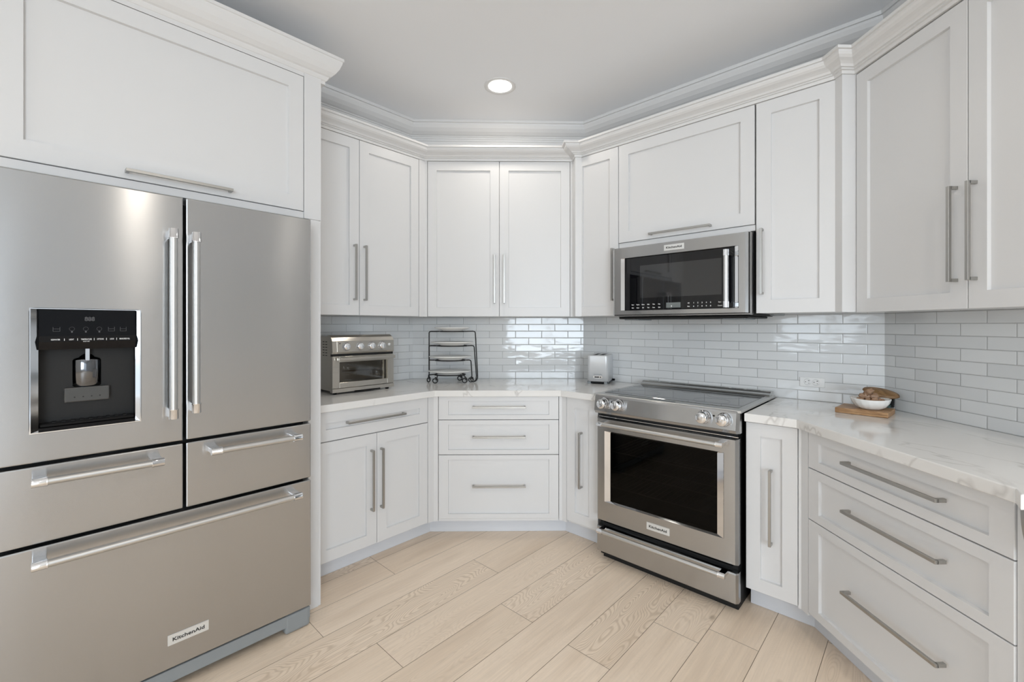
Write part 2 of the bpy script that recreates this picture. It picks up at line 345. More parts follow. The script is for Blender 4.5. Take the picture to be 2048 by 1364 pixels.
def sweep(mb, path, prof, m):
    """prof = [(offset to the left, z)] swept along the plan path with mitred corners"""
    cols = [offset_path(path, d) for d, z in prof]; n = len(path); k = len(prof)
    v = [(cols[j][i][0], cols[j][i][1], prof[j][1]) for i in range(n) for j in range(k)]
    f = [(i*k+j, (i+1)*k+j, (i+1)*k+j+1, i*k+j+1) for i in range(n-1) for j in range(k-1)]
    f += [tuple(range(k)), tuple((n-1)*k+j for j in range(k))[::-1]]
    return mb.add(v, f, m)

# ------------------------------------------------------------------ structure: floor
def make_floor():
    pw = .1946; nbase = .498; rnd = random.Random(5)
    # joint position (metres along 45 deg) for the rows the photo shows
    J = {8: 1.297, 7: .828, 6: 1.677, 5: .964, 4: 1.50, 2: 1.496, 1: 1.87, 0: 1.99}
    J = {9: 1.297, 7: .829, 6: 1.677, 5: .964, 4: 1.500, 2: 1.496, 1: 1.870, 0: 1.990, 8: 1.297}
    v = []; f = []; uv = []; col = []; mi = []; PL = 1.52; g = .0009
    r2 = math.sqrt(.5)
    def W(d, n, z=0.): return ((d-n)*r2, (d+n)*r2, z)
    for row in range(-26, 16):
        n0 = nbase+row*pw; j = J.get(row, rnd.uniform(0, PL))
        k0 = int((-6.6-j)//PL)
        for k in range(k0, k0+9):
            a, b = j+k*PL, j+(k+1)*PL; i0 = len(v); r = (rnd.random(), rnd.random(), rnd.random())
            if row == 2 and k == 0: r = (.3, .45, .95)
            if row == 3 and 0: pass
            z = 0.
            v += [W(a+g, n0+g), W(b-g, n0+g), W(b-g, n0+pw-g), W(a+g, n0+pw-g)]; f.append((i0, i0+1, i0+2, i0+3)); mi.append(0)
            uv += [(a, n0), (b, n0), (b, n0+pw), (a, n0+pw)]; col += [r]*4
    i0 = len(v); v += [W(-8, -5, -.0015), W(9, -5, -.0015), W(9, 4, -.0015), W(-8, 4, -.0015)]; f.append((i0, i0+1, i0+2, i0+3)); mi.append(1); uv += [(0, 0)]*4; col += [(0, 0, 0)]*4
    i0 = len(v); v += [W(-8, -5, -.05), W(9, -5, -.05), W(9, 4, -.05), W(-8, 4, -.05)]; f.append((i0+3, i0+2, i0+1, i0)); mi.append(1); uv += [(0, 0)]*4; col += [(0, 0, 0)]*4
    me = bpy.data.meshes.new('floor'); me.from_pydata(v, [], f); me.materials.append(M['floor']); me.materials.append(M['joint'])
    for p, k in zip(me.polygons, mi): p.material_index = k
    ul = me.uv_layers.new(name='UVMap')
    for l in me.loops: ul.data[l.index].uv = uv[l.vertex_index]
    at = me.attributes.new('plank', 'FLOAT_VECTOR', 'POINT')
    for i, c in enumerate(col): at.data[i].vector = c
    o = bpy.data.objects.new('floor', me); COL.objects.link(o); return struct(o)
make_floor()

# ------------------------------------------------------------------ structure: walls and ceiling
WD = .620
cLM = corner('L', WD, 'M', WD); cMR = corner('M', WD, 'R', WD); cRT = corner('R', WD, 'T', WD)
WLx, WSy, WEx = -3.6, -4.4, 4.2
pL = line_x(cLM, math.radians(45), (WLx, 0), math.radians(90)); pT = (cRT[0], .95)
TH = .12
def wall(name, a, b, z0=0., z1=CEIL, holes=(), m='wall'):
    """wall from a to b in plan, room on its right-hand side when walking a->b"""
    a = Vector((a[0], a[1])); b = Vector((b[0], b[1])); L = (b-a).length; ang = math.atan2(b.y-a.y, b.x-a.x)
    mb = MB(); xs = [0.]; 
    for h in sorted(holes): mb.box(xs[-1], h[0], 0, TH, z0, z1, m); mb.box(h[0], h[1], 0, TH, z0, h[2], m); mb.box(h[0], h[1], 0, TH, h[3], z1, m); xs.append(h[1])
    mb.box(xs[-1], L, 0, TH, z0, z1, m)
    o = mb.build(name); o.matrix_world = Matrix.Translation((a.x, a.y, 0)) @ Matrix.Rotation(ang, 4, 'Z'); o['kind'] = 'structure'; return o
wall('wall_northwest', pL, cLM); wall('wall_north', cLM, cMR); wall('wall_northeast', cMR, cRT); wall('wall_east', cRT, pT)
wall('wall_east_return', pT, (WEx, pT[1])); wall('wall_far_east', (WEx, pT[1]), (WEx, WSy), m='wall_darkened')
WS = (WEx-WLx)
wall('wall_south', (WEx, WSy), (WLx, WSy), holes=((.1, 2.1, .06, 2.35), (2.2, 4.3, .5, 2.4)))
wall('wall_west', (WLx, WSy), pL, holes=((1.5, 3.5, .55, 2.35),))
mb = MB(); mb.prism([(WLx-.15, WSy-.15), (WEx+.15, WSy-.15), (WEx+.15, 4.0), (WLx-.15, 4.0)], CEIL, CEIL+.1, 'ceil'); struct(mb.build('ceiling'))
M['darkdoor'] = mat('espresso_door', (.02, .017, .016), .35)
mb = MB(); mb.box(-3.15, -2.25, WD-.05, WD-.004, .004, 2.10, 'darkdoor', .002, 1)
for za, zb in ((.15, .95), (1.05, 1.95)): mb.box(-3.02, -2.38, WD-.054, WD-.05, za, zb, 'darkdoor', .003, 1)
o = mb.build('door_1'); o.matrix_world = RM('L'); o['kind'] = 'structure'
def window(n, x0, x1, z0, z1, T4):
    mb = MB()
    for xa, xb, za, zb in ((x0, x1, z0, z0+.05), (x0, x1, z1-.05, z1), (x0, x0+.05, z0, z1), (x1-.05, x1, z0, z1), ((x0+x1)/2-.025, (x0+x1)/2+.025, z0, z1), (x0, x1, (z0+z1)/2-.015, (z0+z1)/2+.015)):
        mb.box(xa, xb, .02, .08, za, zb, 'trim')
    o = mb.build('window_%d' % n); o.matrix_world = T4; o['kind'] = 'structure'
TS = Matrix.Translation((WEx, WSy, 0)) @ Matrix.Rotation(math.pi, 4, 'Z')
window(1, .1, 2.1, .06, 2.35, TS); window(2, 2.2, 4.3, .5, 2.4, TS)
window(3, 1.5, 3.5, .55, 2.35, Matrix.Translation((WLx, WSy, 0)) @ Matrix.Rotation(math.pi/2, 4, 'Z'))

# tiled backsplash on the four walls (pattern in the material, one slab per wall)
def splash(k, x0, x1, phase, parent_name):
    M['tile'+k] = tile('glazed_tile_'+k.lower(), phase, -.914+.0509*8)
    mb = MB(); mb.box(x0, x1, 0, .008, .905, 1.385, 'tile'+k)
    o = mb.build('tile_backsplash'); par = bpy.data.objects[parent_name]; o.parent = par
    o.matrix_world = RM(k) @ Matrix.Translation((0, WD-.009, 0))
    return o
tl = math.tan(math.radians(45+1.26)/2)*WD; tr = math.tan(math.radians(43.74)/2)*WD; tt = math.tan(math.radians(22.5))*WD
bpy.context.view_layer.update()
splash('L', -1.0, tl+.15-.15, .249+.012, 'wall_northwest')
splash('M', -tl, (Vector(cMR)-Vector(cLM)).length-tl, .1966*2-.126+.0983+.012, 'wall_north')
splash('R', -tr, (Vector(cRT)-Vector(cMR)).length-tr, .1966*8-1.23, 'wall_northeast')
splash('T', -tt, .80, .097+.1966-.0, 'wall_east')

# ------------------------------------------------------------------ crown mouldings
CZ = 2.497
crown = [(.30, CZ-.004), (.004, CZ-.004), (0, CZ-.006), (0, CZ-.018), (.011, CZ-.018), (.012, CZ-.026), (.017, CZ-.034), (.027, CZ-.041), (.042, CZ-.046), (.054, CZ-.052), (.060, CZ-.060), (.070, CZ-.061), (.070, CZ-.066), (.080, CZ-.067), (.082, CZ-.080), (.090, CZ-.080), (.30, CZ-.080)]
dL, dM, dR, dT = .266, .270, .248, .305
cl = .088
pth = [W2('L', -.748, dL-cl), corner('L', dL-cl, 'M', dM-cl), W2('M', .803, dM-cl), W2('M', .806, .099), W2('R', -.012, dR-cl-.006), W2('R', 1.319, dR-cl-.006), W2('R', 1.371, .095), W2('T', .030, dT-cl+.02), W2('T', .93, dT-cl+.02)]
pth = [W2('L', -.748, dL-cl), corner('L', dL-cl, 'M', dM-cl), W2('M', .803, dM-cl)]
qx, qy = W2('M', .806, .099)
pth += [(pth[-1][0], qy), line_x((0, qy), 0, W2('R', 0, dR-cl), math.radians(-45))]
qx, qy = W2('R', 1.371, .095)
pth += [line_x((qx, 0), math.pi/2, W2('R', 0, dR-cl), math.radians(-45)), (qx, qy), line_x((0, qy), 0, W2('T', 0, dT-cl), math.radians(-90)), W2('T', .93, dT-cl)]
CPATH = pth
mb = MB(); sweep(mb, pth, crown, 'trim'); struct(mb.build('trim_1'))
# ceiling cove moulding with two beads, its soffit face dropping behind the cabinet tops
a = W2('L', -1.9, .395); nodes = [(-.573, 3.103), (.607, 3.10), (1.742, 1.96)]
cpath = [(-.573-2.4*.7071, 3.103-2.4*.7071), nodes[0], nodes[1], nodes[2], (1.748, .95)]
cove = [(.24, CEIL-.0005), (0, CEIL-.0005), (0, CEIL-.018), (.010, CEIL-.018), (.012, CEIL-.030), (.022, CEIL-.048), (.042, CEIL-.066), (.066, CEIL-.078), (.080, CEIL-.081), (.080, CEIL-.086), (.088, CEIL-.090), (.088, CEIL-.098), (.094, CEIL-.101), (.094, CEIL-.112), (.100, CEIL-.115), (.100, CZ-.07), (.24, CZ-.07)]
mb = MB(); sweep(mb, cpath, cove, 'trim'); struct(mb.build('trim_2'))
# crown of the refrigerator surround: front run and the return to the right
FZ = 2.572
fcr = [(.25, FZ), (.0, FZ), (0, FZ-.013), (.006, FZ-.015), (.010, FZ-.028), (.022, FZ-.050), (.040, FZ-.070), (.060, FZ-.084), (.070, FZ-.088), (.074, FZ-.096), (.080, FZ-.104), (.088, FZ-.108), (.088, FZ-.122), (.20, FZ-.122)]
FDEP = -.124
fp = [W2('L', -2.1, FDEP-.06), W2('L', -.668, FDEP-.06), W2('L', -.668, .50)]
fcr = [(d*.72, z) for d, z in fcr]
mb = MB(); sweep(mb, fp, fcr, 'trim'); struct(mb.build('trim_3'))

# ------------------------------------------------------------------ handles
def pull(mb, a, b, y, vertical=True, m='nickel'):
    """square bar pull from a to b on a face at depth y; (x,z) end points of the bar"""
    w = .0055; so = .034; t = .007
    if vertical:
        x, z0, z1 = a; mb.box(x-w, x+w, y-so, y-so+t*1.5, z0, z1, m, .0008, 1)
        for z in (z0, z1-.011): mb.box(x-w, x+w, y-so+t, y+.001, z, z+.011, m, .0008, 1)
    else:
        z, x0, x1 = a; mb.box(x0, x1, y-so, y-so+t*1.5, z-w, z+w, m, .0008, 1)
        for x in (x0, x1-.011): mb.box(x, x+.011, y-so+t, y+.001, z-w, z+w, m, .0008, 1)
    return mb
def vpull(par, x, z0, z1, y): return pull(MB(), (x, z0, z1), None, y, True).build('handle', par)
def hpull(par, z, x0, x1, y): return pull(MB(), (z, x0, x1), None, y, False).build('handle', par)
def door(root, x0, x1, z0, z1, y, name='cabinet_door', st=.06, th=.019):
    g = .0015; return MB().shaker(x0+g, x1-g, z0+g, z1-g, y, 'white', st, th).build(name, root)

# ------------------------------------------------------------------ base cabinets
BD = .028; KD = .112; CT = .876   # door face depth, kick depth, underside of the worktop
def base_cab(name, label, run, x0, x1, group='white base cabinets', carc=None, extra_fill=None):
    r = thing(name, label, 'cabinet', run, ((x0+x1)/2, KD+.05, 0), group)
    c = carc or (x0+.002, x1-.002)
    MB().box(c[0], c[1], BD+.020, WD-.012, .102, CT-.001, 'white', .001, 1).build('carcass', r)
    return r
GB = None
def kick(run, r, x0, x1):
    MB().box(x0, x1, KD, KD+.015, 0.001, .1015, 'kick').build('toe_kick', r)
def inv_pts(run, pts):
    Mi = RM(run).inverted(); return [tuple((Mi @ Vector((p[0], p[1], 0)))[:2]) for p in pts]

# left run: one drawer over two doors
r = base_cab('base_cabinet', 'white base cabinet with one drawer above two doors, under the toaster oven', 'L', -.747, -.030, None, carc=(-.745, -.030))
d = MB().shaker(-.7185, -.0315, .7225, .872, BD, 'white', .058).build('drawer_front', r); hpull(d, .803, -.555, -.203, BD)
d = door(r, -.720, -.374, .106, .719, BD); vpull(d, -.410, .300, .632, BD)
d = door(r, -.374, -.030, .106, .719, BD); vpull(d, -.351, .300, .632, BD)
mb = MB().box(-.745, -.7215, BD+.002, BD+.021, .103, CT-.002, 'white'); mb.build('filler_strip', r)
kc1 = corner('L', KD, 'M', KD); kc2 = corner('M', KD, 'R', KD); kc3 = corner('R', KD, 'T', KD)
kx = inv_pts('L', [kc1])[0][0]; kick('L', r, -.745, kx)
# corner filler between left and middle run
fc = corner('L', BD, 'M', BD); fi = corner('L', BD+.018, 'M', BD+.018)
MB().prism(inv_pts('L', [W2('L', -.0285, BD), fc, W2('M', .0165, BD), W2('M', .0165, BD+.018), fi, W2('L', -.0285, BD+.018)]), .103, CT-.002, 'white').build('filler_strip', r)

# middle run: three drawers
r = base_cab('base_cabinet', 'white three-drawer base cabinet under the plate rack', 'M', .018, .764, None)
for z0, z1, hz in ((.7305, .8735, .810), (.5145, .7265, .626), (.118, .5105, .323)):
    d = MB().shaker(.0195, .7625, z0, z1, BD, 'white', .059, st_z=.028).build('drawer_front', r); hpull(d, hz, .230, .557, BD)
mb = MB(); k1 = inv_pts('M', [kc1])[0]; k2 = inv_pts('M', [kc2])[0]
mb.box(k1[0], k2[0], KD, KD+.015, .001, .1015, 'kick'); mb.build('toe_kick', r)
mb = MB(); mb.box(.0195, .7625, BD+.004, BD+.02, .1025, .117, 'white'); mb.build('bottom_rail', r)
fc = corner('M', BD, 'R', BD); fi = corner('M', BD+.018, 'R', BD+.018)
MB().prism(inv_pts('M', [W2('M', .7655, BD), fc, W2('R', .0215, BD), W2('R', .0215, BD+.018), fi, W2('M', .7655, BD+.018)]), .103, CT-.002, 'white').build('filler_strip', r)

# narrow one-door cabinets left and right of the range
r = base_cab('base_cabinet', 'narrow white base cabinet with one tall door, left of the range', 'R', .022, .248, None)
d = door(r, .022, .248, .118, .874, BD); vpull(d, .135, .343, .675, BD)
k2r = inv_pts('R', [kc2])[0]; mb = MB(); mb.box(k2r[0], .248, KD, KD+.015, .001, .117, 'kick'); mb.build('toe_kick', r)
r = base_cab('base_cabinet', 'narrow white base cabinet with one tall door, right of the range', 'R', 1.034, 1.240, None)
d = door(r, 1.034, 1.240, .108, .872, BD, st=.058); vpull(d, 1.138, .340, .674, BD)
k3r = inv_pts('R', [kc3])[0]; kick('R', r, 1.034, k3r[0])
fc = corner('R', BD, 'T', BD); fi = corner('R', BD+.018, 'T', BD+.018)
MB().prism(inv_pts('R', [W2('R', 1.2415, BD), fc, W2('T', .0295, BD), W2('T', .0295, BD+.018), fi, W2('R', 1.2415, BD+.018)]), .103, CT-.002, 'white').build('filler_strip', r)

# right run: three wide drawers
r = base_cab('base_cabinet', 'wide white three-drawer base cabinet at the right edge, below the wooden board', 'T', .031, .772, None, carc=(.033, .790))
for z0, z1, hz in ((.7235, .869, .806), (.5105, .7195, .628), (.116, .5065, .329)):
    d = MB().shaker(.0315, .7705, z0, z1, BD, 'white', .058, st_z=.034).build('drawer_front', r); hpull(d, hz, .243, .602, BD)
k3t = inv_pts('T', [kc3])[0]; kick('T', r, k3t[0], .790)
MB().box(.7725, .790, BD+.006, BD+.0195, .103, CT-.002, 'white').build('filler_strip', r)

# ------------------------------------------------------------------ worktops
zt0, zt1 = .8765, .914
e0 = corner('L', 0, 'M', 0); e1 = corner('M', 0, 'R', 0); e2 = corner('R', 0, 'T', 0)
wb = WD-.0105
def top(name, label, pts):
    mb = MB(); c = (sum(p[0] for p in pts)/len(pts), sum(p[1] for p in pts)/len(pts), zt0)
    mb.prism([(p[0]-c[0], p[1]-c[1]) for p in pts], 0, zt1-zt0, 'quartz', .003); o = mb.build(name); o.location = c
    o['label'] = label; o['category'] = 'countertop'
top('countertop', 'white veined quartz countertop on the left, under toaster oven, plate rack and toaster', [W2('L', -.747, 0), e0, e1, W2('R', .2555, 0), W2('R', .2555, wb), corner('M', wb, 'R', wb), corner('L', wb, 'M', wb), W2('L', -.747, wb)])
top('countertop', 'white veined quartz countertop on the right, under the wooden board and bowl', [W2('R', 1.0365, 0), e2, W2('T', .796, 0), (1.2345, 1.008), (1.80, 1.008), W2('T', .836, wb), corner('R', wb, 'T', wb), W2('R', 1.0365, wb)])
# end unit past the right edge: end panel with a drawer line and an apron sink front
TE = Matrix.Translation((1.30, 1.046, 0))
r = thing('sink_cabinet', 'white cabinet end at the far right edge below the steel sink front', 'cabinet', TE, (.25, 0, 0))
MB().box(0, .5, -.006, .006, .725, CT-.002, 'white', .001, 1).build('upper_panel', r)
MB().box(0, .5, -.006, .006, .103, .720, 'white', .001, 1).build('lower_panel', r)
mb = MB(); zz = [(.0, .868)]
pts = [(-.040, .868)]+[(-.040+.05*(1-math.cos(t)), .868-.13*math.sin(t)) for t in [i*math.pi/2/10 for i in range(1, 11)]]+[(.40, .738), (.40, .868)]
bm = bmesh.new(); A = [bm.verts.new((p[0]+.01, -.024, p[1])) for p in pts]; B = [bm.verts.new((p[0]+.01, -.008, p[1])) for p in pts]; n = len(pts)
bm.faces.new(A); bm.faces.new(B[::-1])
for i in range(n): bm.faces.new((A[i], B[i], B[(i+1) % n], A[(i+1) % n]))
bmesh.ops.recalc_face_normals(bm, faces=bm.faces[:]); mb.bm(bm, 'sink')
o = mb.build('apron_sink'); o.matrix_world = TE; o['label'] = 'grey steel curved sink front at the far right edge'; o['category'] = 'sink'

# ------------------------------------------------------------------ upper cabinets
UZ0, UZ1 = 1.372, 2.4165
def upper(label, run, x0, x1, dep, z0=UZ0, carc=None, name='wall_cabinet', back=WD-.012):
    r = thing(name, label, 'cabinet', run, ((x0+x1)/2, dep+.15, z0)); c = carc or (x0+.002, x1-.002)
    MB().box(c[0], c[1], dep+.020, back, z0+.002, UZ1-.001, 'white', .001, 1).build('carcass', r); return r
r = upper('white wall cabinet with two doors above the toaster oven', 'L', -.747, .072, dL, carc=(-.745, .060))
d = door(r, -.745, -.351, UZ0, UZ1, dL); vpull(d, -.3855, 1.461, 1.789, dL)
d = door(r, -.351, .072, UZ0, UZ1, dL); vpull(d, -.321, 1.461, 1.789, dL)
fc = corner('L', dL, 'M', dM); fi = corner('L', dL+.03, 'M', dM+.03)
MB().prism(inv_pts('L', [W2('L', .0735, dL), fc, W2('M', -.0935, dM), W2('M', -.0935, dM+.03), fi, W2('L', .0735, dL+.03)]), UZ0, UZ1, 'white').build('filler_strip', r)
r = upper('white wall cabinet with two doors above the plate rack', 'M', -.092, .868, dM)
d = door(r, -.092, .391, UZ0, UZ1, dM); vpull(d, .359, 1.461, 1.787, dM)
d = door(r, .391, .868, UZ0, UZ1, dM); vpull(d, .423, 1.461, 1.787, dM)
# square post wrapped by the crown between middle run and right run
OP = offset_path(CPATH, .088)
post = [OP[2], OP[3], OP[4], W2('R', -.073, dR), W2('R', -.073, dR+.03), (OP[2][0]+.01, OP[2][1]+.02), (OP[2][0], OP[2][1]+.02)]
mp_ = MB().prism(inv_pts('M', [W2('M', .8695, dM), OP[2], OP[3], (OP[4][0], OP[4][1]), W2('R', -.0735, dR), W2('R', -.0735, dR+.05), W2('M', .8695, dM+.03)]), UZ0, UZ1, 'white'); mp_.build('corner_post', r)
r = upper('narrow white one-door wall cabinet left of the microwave', 'R', -.072, .254, dR)
d = door(r, -.072, .254, UZ0, UZ1, dR); vpull(d, .224, 1.466, 1.789, dR)
r = upper('white lift-up wall cabinet directly above the microwave', 'R', .256, 1.016, dR, z0=1.785)
d = door(r, .255, 1.0155, 1.817, UZ1, dR, st=.065); hpull(d, 1.843, .464, .809, dR)
MB().box(.256, 1.016, dR+.008, dR+.019, 1.787, 1.816, 'white').build('bottom_rail', r)
r = upper('tall narrow white one-door wall cabinet right of the microwave', 'R', 1.022, 1.350, dR, name='wall_cabinet')
d = door(r, 1.020, 1.350, UZ0, UZ1, dR, st=.065); vpull(d, 1.050, 1.466, 1.789, dR)
MB().prism(inv_pts('R', [W2('R', 1.3515, dR), OP[5], OP[6], OP[7], W2('T', -.058, dT), W2('T', -.058, dT+.05), W2('R', 1.3515, dR+.05)]), UZ0, UZ1, 'white').build('corner_post', r)
r = upper('white wall cabinet with two large doors at the right edge', 'T', -.056, .875, dT, carc=(-.054, .90))
d = door(r, -.056, .4075, UZ0-.004, UZ1-.004, dT, st=.057); vpull(d, .371, 1.462, 1.789, dT)
d = door(r, .4075, .875, UZ0-.004, UZ1-.004, dT, st=.057); vpull(d, .433, 1.462, 1.789, dT)

# ------------------------------------------------------------------ refrigerator surround
FX0, FX1 = -1.757, -.831
r = thing('refrigerator_cabinet', 'large white lift-up cabinet above the refrigerator with its side panel', 'cabinet', 'L', (-.79, .2, 0))
MB().box(-1.85, -.752, FDEP+.021, WD-.012, 1.803, 2.46, 'white', .001, 1).build('carcass', r)
d = MB().shaker(-1.757, -.8325, 1.8345, 2.4465, FDEP, 'white', .064).build('cabinet_door', r); hpull(d, 1.859, -1.451, -1.121, FDEP)
mb = MB(); mb.box(-.8295, -.752, FDEP, FDEP+.020, 1.803, 2.468, 'white', .001, 1); mb.box(-1.85, -1.7605, FDEP, FDEP+.020, 1.803, 2.468, 'white', .001, 1); mb.box(-1.759, -.831, FDEP, FDEP+.02, 2.449, 2.468, 'white'); mb.box(-1.759, -.831, FDEP+.006, FDEP+.02, 1.803, 1.832, 'white'); mb.build('face_frame', r)
mb = MB(); mb.box(-.812, -.764, FDEP, WD-.013, .001, 1.802, 'white', .001, 1); mb.box(-.7635, -.752, FDEP+.004, WD-.013, .001, 1.802, 'white', .001, 1); mb.build('side_panel', r)
mb = MB(); mb.box(-1.85, -1.80, FDEP, WD-.013, .001, 1.802, 'white', .001, 1); mb.build('side_panel', r)

# ------------------------------------------------------------------ appliance bar handle (one mesh: brushed bar, chrome ends and brackets)
def bar_handle(par, a, b, y, so=.055, r=.0115, cap=.034, m='steel_top', bm_='chrome'):
    """a,b = (x,z) bar ends, y = face depth"""
    mb = MB(); A = Vector((a[0], y-so, a[1])); B = Vector((b[0], y-so, b[1])); d = (B-A).normalized()
    mb.tube([A+d*cap*.9, B-d*cap*.9], r, m, 20)
    for P0, s in ((A, 1), (B, -1)):
        mb.tube([P0, P0+d*s*.002, P0+d*s*(cap-.004), P0+d*s*(cap-.003), P0+d*s*cap], [r*1.12, r*1.2, r*1.2, r*1.28, r*1.28], bm_, 20)
        c = P0+d*s*cap*.5
        if abs(d.z) > .5: mb.box(c.x-.009, c.x+.009, c.y, y+.001, c.z-cap*.46, c.z+cap*.46, bm_, .002, 2)
        else: mb.box(c.x-cap*.46, c.x+cap*.46, c.y, y+.001, c.z-.009, c.z+.009, bm_, .002, 2)
    return mb.build('handle', par)
def badge(par, x0, x1, z0, z1, y):
    mb = MB(); mb.box(x0, x1, y-.003, y, z0, z1, 'badge', .0006, 1)
    mb.box(x0+.0015, x1-.0015, y-.0034, y-.0028, z1-.0022, z1-.0012, 'chrome'); h = z1-z0
    mb.text('KitchenAid', (x0+x1)/2, (z0+z1)/2-.0003, h*.50, y-.0034, 'darktext', sx=(x1-x0)*.80/(h*.50*4.55)); return mb.build('badge', par)

# ------------------------------------------------------------------ refrigerator
FD = -.234; x0, x1 = -1.757, -.845; xs = -1.298; DT = .055
fr = thing('refrigerator', 'large stainless steel five-door refrigerator with water dispenser', 'refrigerator', 'L', (-1.30, .15, 0))
MB().box(x0+.004, x1-.004, FD+DT+.012, WD-.03, .03, 1.765, 'grey').build('cabinet_body', fr)
mb = MB(); mb.box(x0+.012, x1-.012, FD+DT-.002, FD+DT+.012, .085, 1.76, 'gap'); mb.build('door_gasket', fr)
def slab(x0, x1, z0, z1, y0, y1, m='steel'): return MB().box(x0, x1, y0, y1, z0, z1, m, .004, 3)
# left door with the dispenser opening
dx0, dx1, dz0, dz1 = -1.681, -1.419, .984, 1.367
mb = MB(); X = [x0+.003, dx0, dx1, xs-.004]; Z = [.897, dz0, dz1, 1.776]
y0, y1 = FD, FD+DT; c = .004
def ringv(ins, y): return [(X[0]+ins, y, Z[0]+ins), (X[3]-ins, y, Z[0]+ins), (X[3]-ins, y, Z[3]-ins), (X[0]+ins, y, Z[3]-ins)]
def hol(r, y, n=5):
    out = []
    for cx, cz, a0 in ((dx0+r, dz0+r, 180), (dx1-r, dz0+r, 270), (dx1-r, dz1-r, 0), (dx0+r, dz1-r, 90)):
        for i in range(n): t = math.radians(a0+90*i/(n-1)); out.append((cx+r*math.cos(t), y, cz+r*math.sin(t)))
    return out
h = hol(.012, y0); hb = hol(.012, y1)
v = ringv(0, y1)+ringv(0, y0+c)+ringv(c*.3, y0+c*.3)+ringv(c, y0); f = []
for i in range(3):
    for k in range(4): k2 = (k+1) % 4; f.append((i*4+k, i*4+k2, (i+1)*4+k2, (i+1)*4+k))
o_ = len(v); v += h; q = 5
f += [(12, 13)+tuple(o_+i for i in (q*2-1-q+q-5+0,)) ] if 0 else []
# front face as four fans between outer corners and the hole
for k in range(4):
    seg = [o_+k*q+i for i in range(q)]; nxt = o_+((k+1) % 4)*q
    for i in range(q-1): f.append((12+k, seg[i+1], seg[i]))
    f.append((12+k, 12+(k+1) % 4, nxt, seg[-1]))
ob = len(v); v += hb
for i in range(4*q): j = (i+1) % (4*q); f.append((o_+i, o_+j, ob+j, ob+i))
f.append((3, 2, 1, 0)) if 0 else None
mb.add(v, f, 'steel'); d = mb.build('door', fr)
for p in d.data.polygons: pass
bar_handle(d, (-1.339, 1.650), (-1.339, .988), FD)
d = slab(xs+.005, x1, .897, 1.776, FD, FD+DT).build('door', fr); bar_handle(d, (-1.273, 1.646), (-1.273, 1.000), FD)
d = slab(x0+.003, xs-.004, .651, .886, FD, FD+DT).build('drawer', fr); bar_handle(d, (-1.676, .850), (-1.365, .846), FD)
d = slab(xs+.005, x1, .651, .886, FD, FD+DT).build('drawer', fr); bar_handle(d, (-1.228, .850), (-.905, .846), FD)
d = slab(x0+.003, x1, .092, .640, FD, FD+DT).build('drawer', fr); bar_handle(d, (-1.676, .604), (-.905, .602), FD)
badge(d, -1.347, -1.224, .175, .211, FD)
mb = MB(); mb.box(x0+.01, x1+.002, FD+.012, FD+.04, .032, .080, 'grey', .003, 2)
mb.build('base_grille', fr)
for cx in (-.895, -1.70):
    MB().box(cx-.052, cx+.052, FD+.010, FD+.09, .001, .082, 'grey', .012, 3).build('foot', fr)
# dispenser
dp = MB(); ix0, ix1, iz0, iz1 = -1.661, -1.434, .992, 1.3635; yb = FD+.009
O = [(dx0+.001, FD-.002, dz0+.001), (dx1-.001, FD-.002, dz0+.001), (dx1-.001, FD-.002, dz1-.001), (dx0+.001, FD-.002, dz1-.001)]
O2 = [(dx0+.004, FD-.002, dz0+.004), (dx1-.004, FD-.002, dz0+.004), (dx1-.004, FD-.002, dz1-.004), (dx0+.004, FD-.002, dz1-.004)]
I = [(ix0, yb, iz0), (ix1, yb, iz0), (ix1, yb, iz1), (ix0, yb, iz1)]; I2 = [(p[0], yb+.02, p[2]) for p in I]; Ob = [(p[0], FD+.03, p[2]) for p in O]
v = Ob+O+O2+I+I2; f = []
for i in range(4):
    for k in range(4): k2 = (k+1) % 4; f.append((i*4+k, i*4+k2, (i+1)*4+k2, (i+1)*4+k))
dp.add(v, f, 'chrome'); bz = dp.build('water_dispenser', fr); bz['label'] = 'recessed black water and ice dispenser with chrome surround'
mb = MB(); yr = FD+.125   # recess shell
mb.box(ix0-.004, ix0, yb, yr, iz0, 1.24, 'black'); mb.box(ix1, ix1+.004, yb, yr, iz0, 1.24, 'black'); mb.box(ix0, ix1, yr, yr+.004, iz0, 1.24, 'gloss'); mb.box(ix0, ix1, yb, yr, iz0-.004, iz0+.006, 'black')
# concave glossy back
bk = [(ix0+(ix1-ix0)*i/16, yr-.028*abs(math.cos(math.pi*i/16))**2) for i in range(17)]
vv = [(x, y, iz0+.006) for x, y in bk]+[(x, y, 1.232) for x, y in bk]; mb.add(vv, [(i, i+1, 18+i, 17+i) for i in range(16)], 'gloss', True)
mb.build('dispenser_recess', bz)
mb = MB(); yp = yb-.004; mb.profile_x([(yp, 1.238), (yp-.004, 1.262), (yp, 1.28), (yp, 1.363), (yp+.02, 1.363), (yp+.055, 1.238)], ix0+.0005, ix1-.0005, 'gloss')
yt = yp-.0045; xc = lambda f: ix0+(ix1-ix0)*f
for f_, t in ((.16, 'ICE/WATER'), (.315, 'LIGHT'), (.465, 'TEMPERATURE'), (.61, 'OPTIONS'), (.735, 'LOCK'), (.875, 'MEASURED FILL')):
    mb.text(t, xc(f_), 1.2685, .0062, yt-.0002, 'text', sx=.62)
for f_ in (.245, .375, .545, .675, .785): mb.box(xc(f_)-.0006, xc(f_)+.0006, yt-.001, yt+.001, 1.265, 1.272, 'text')
mb.text('HOLD 3 SEC', xc(.465), 1.262, .0040, yt-.0002, 'text', sx=.7)
mb.text('888', xc(.50), 1.333, .018, yp-.0006, 'dimtext', sx=.9)
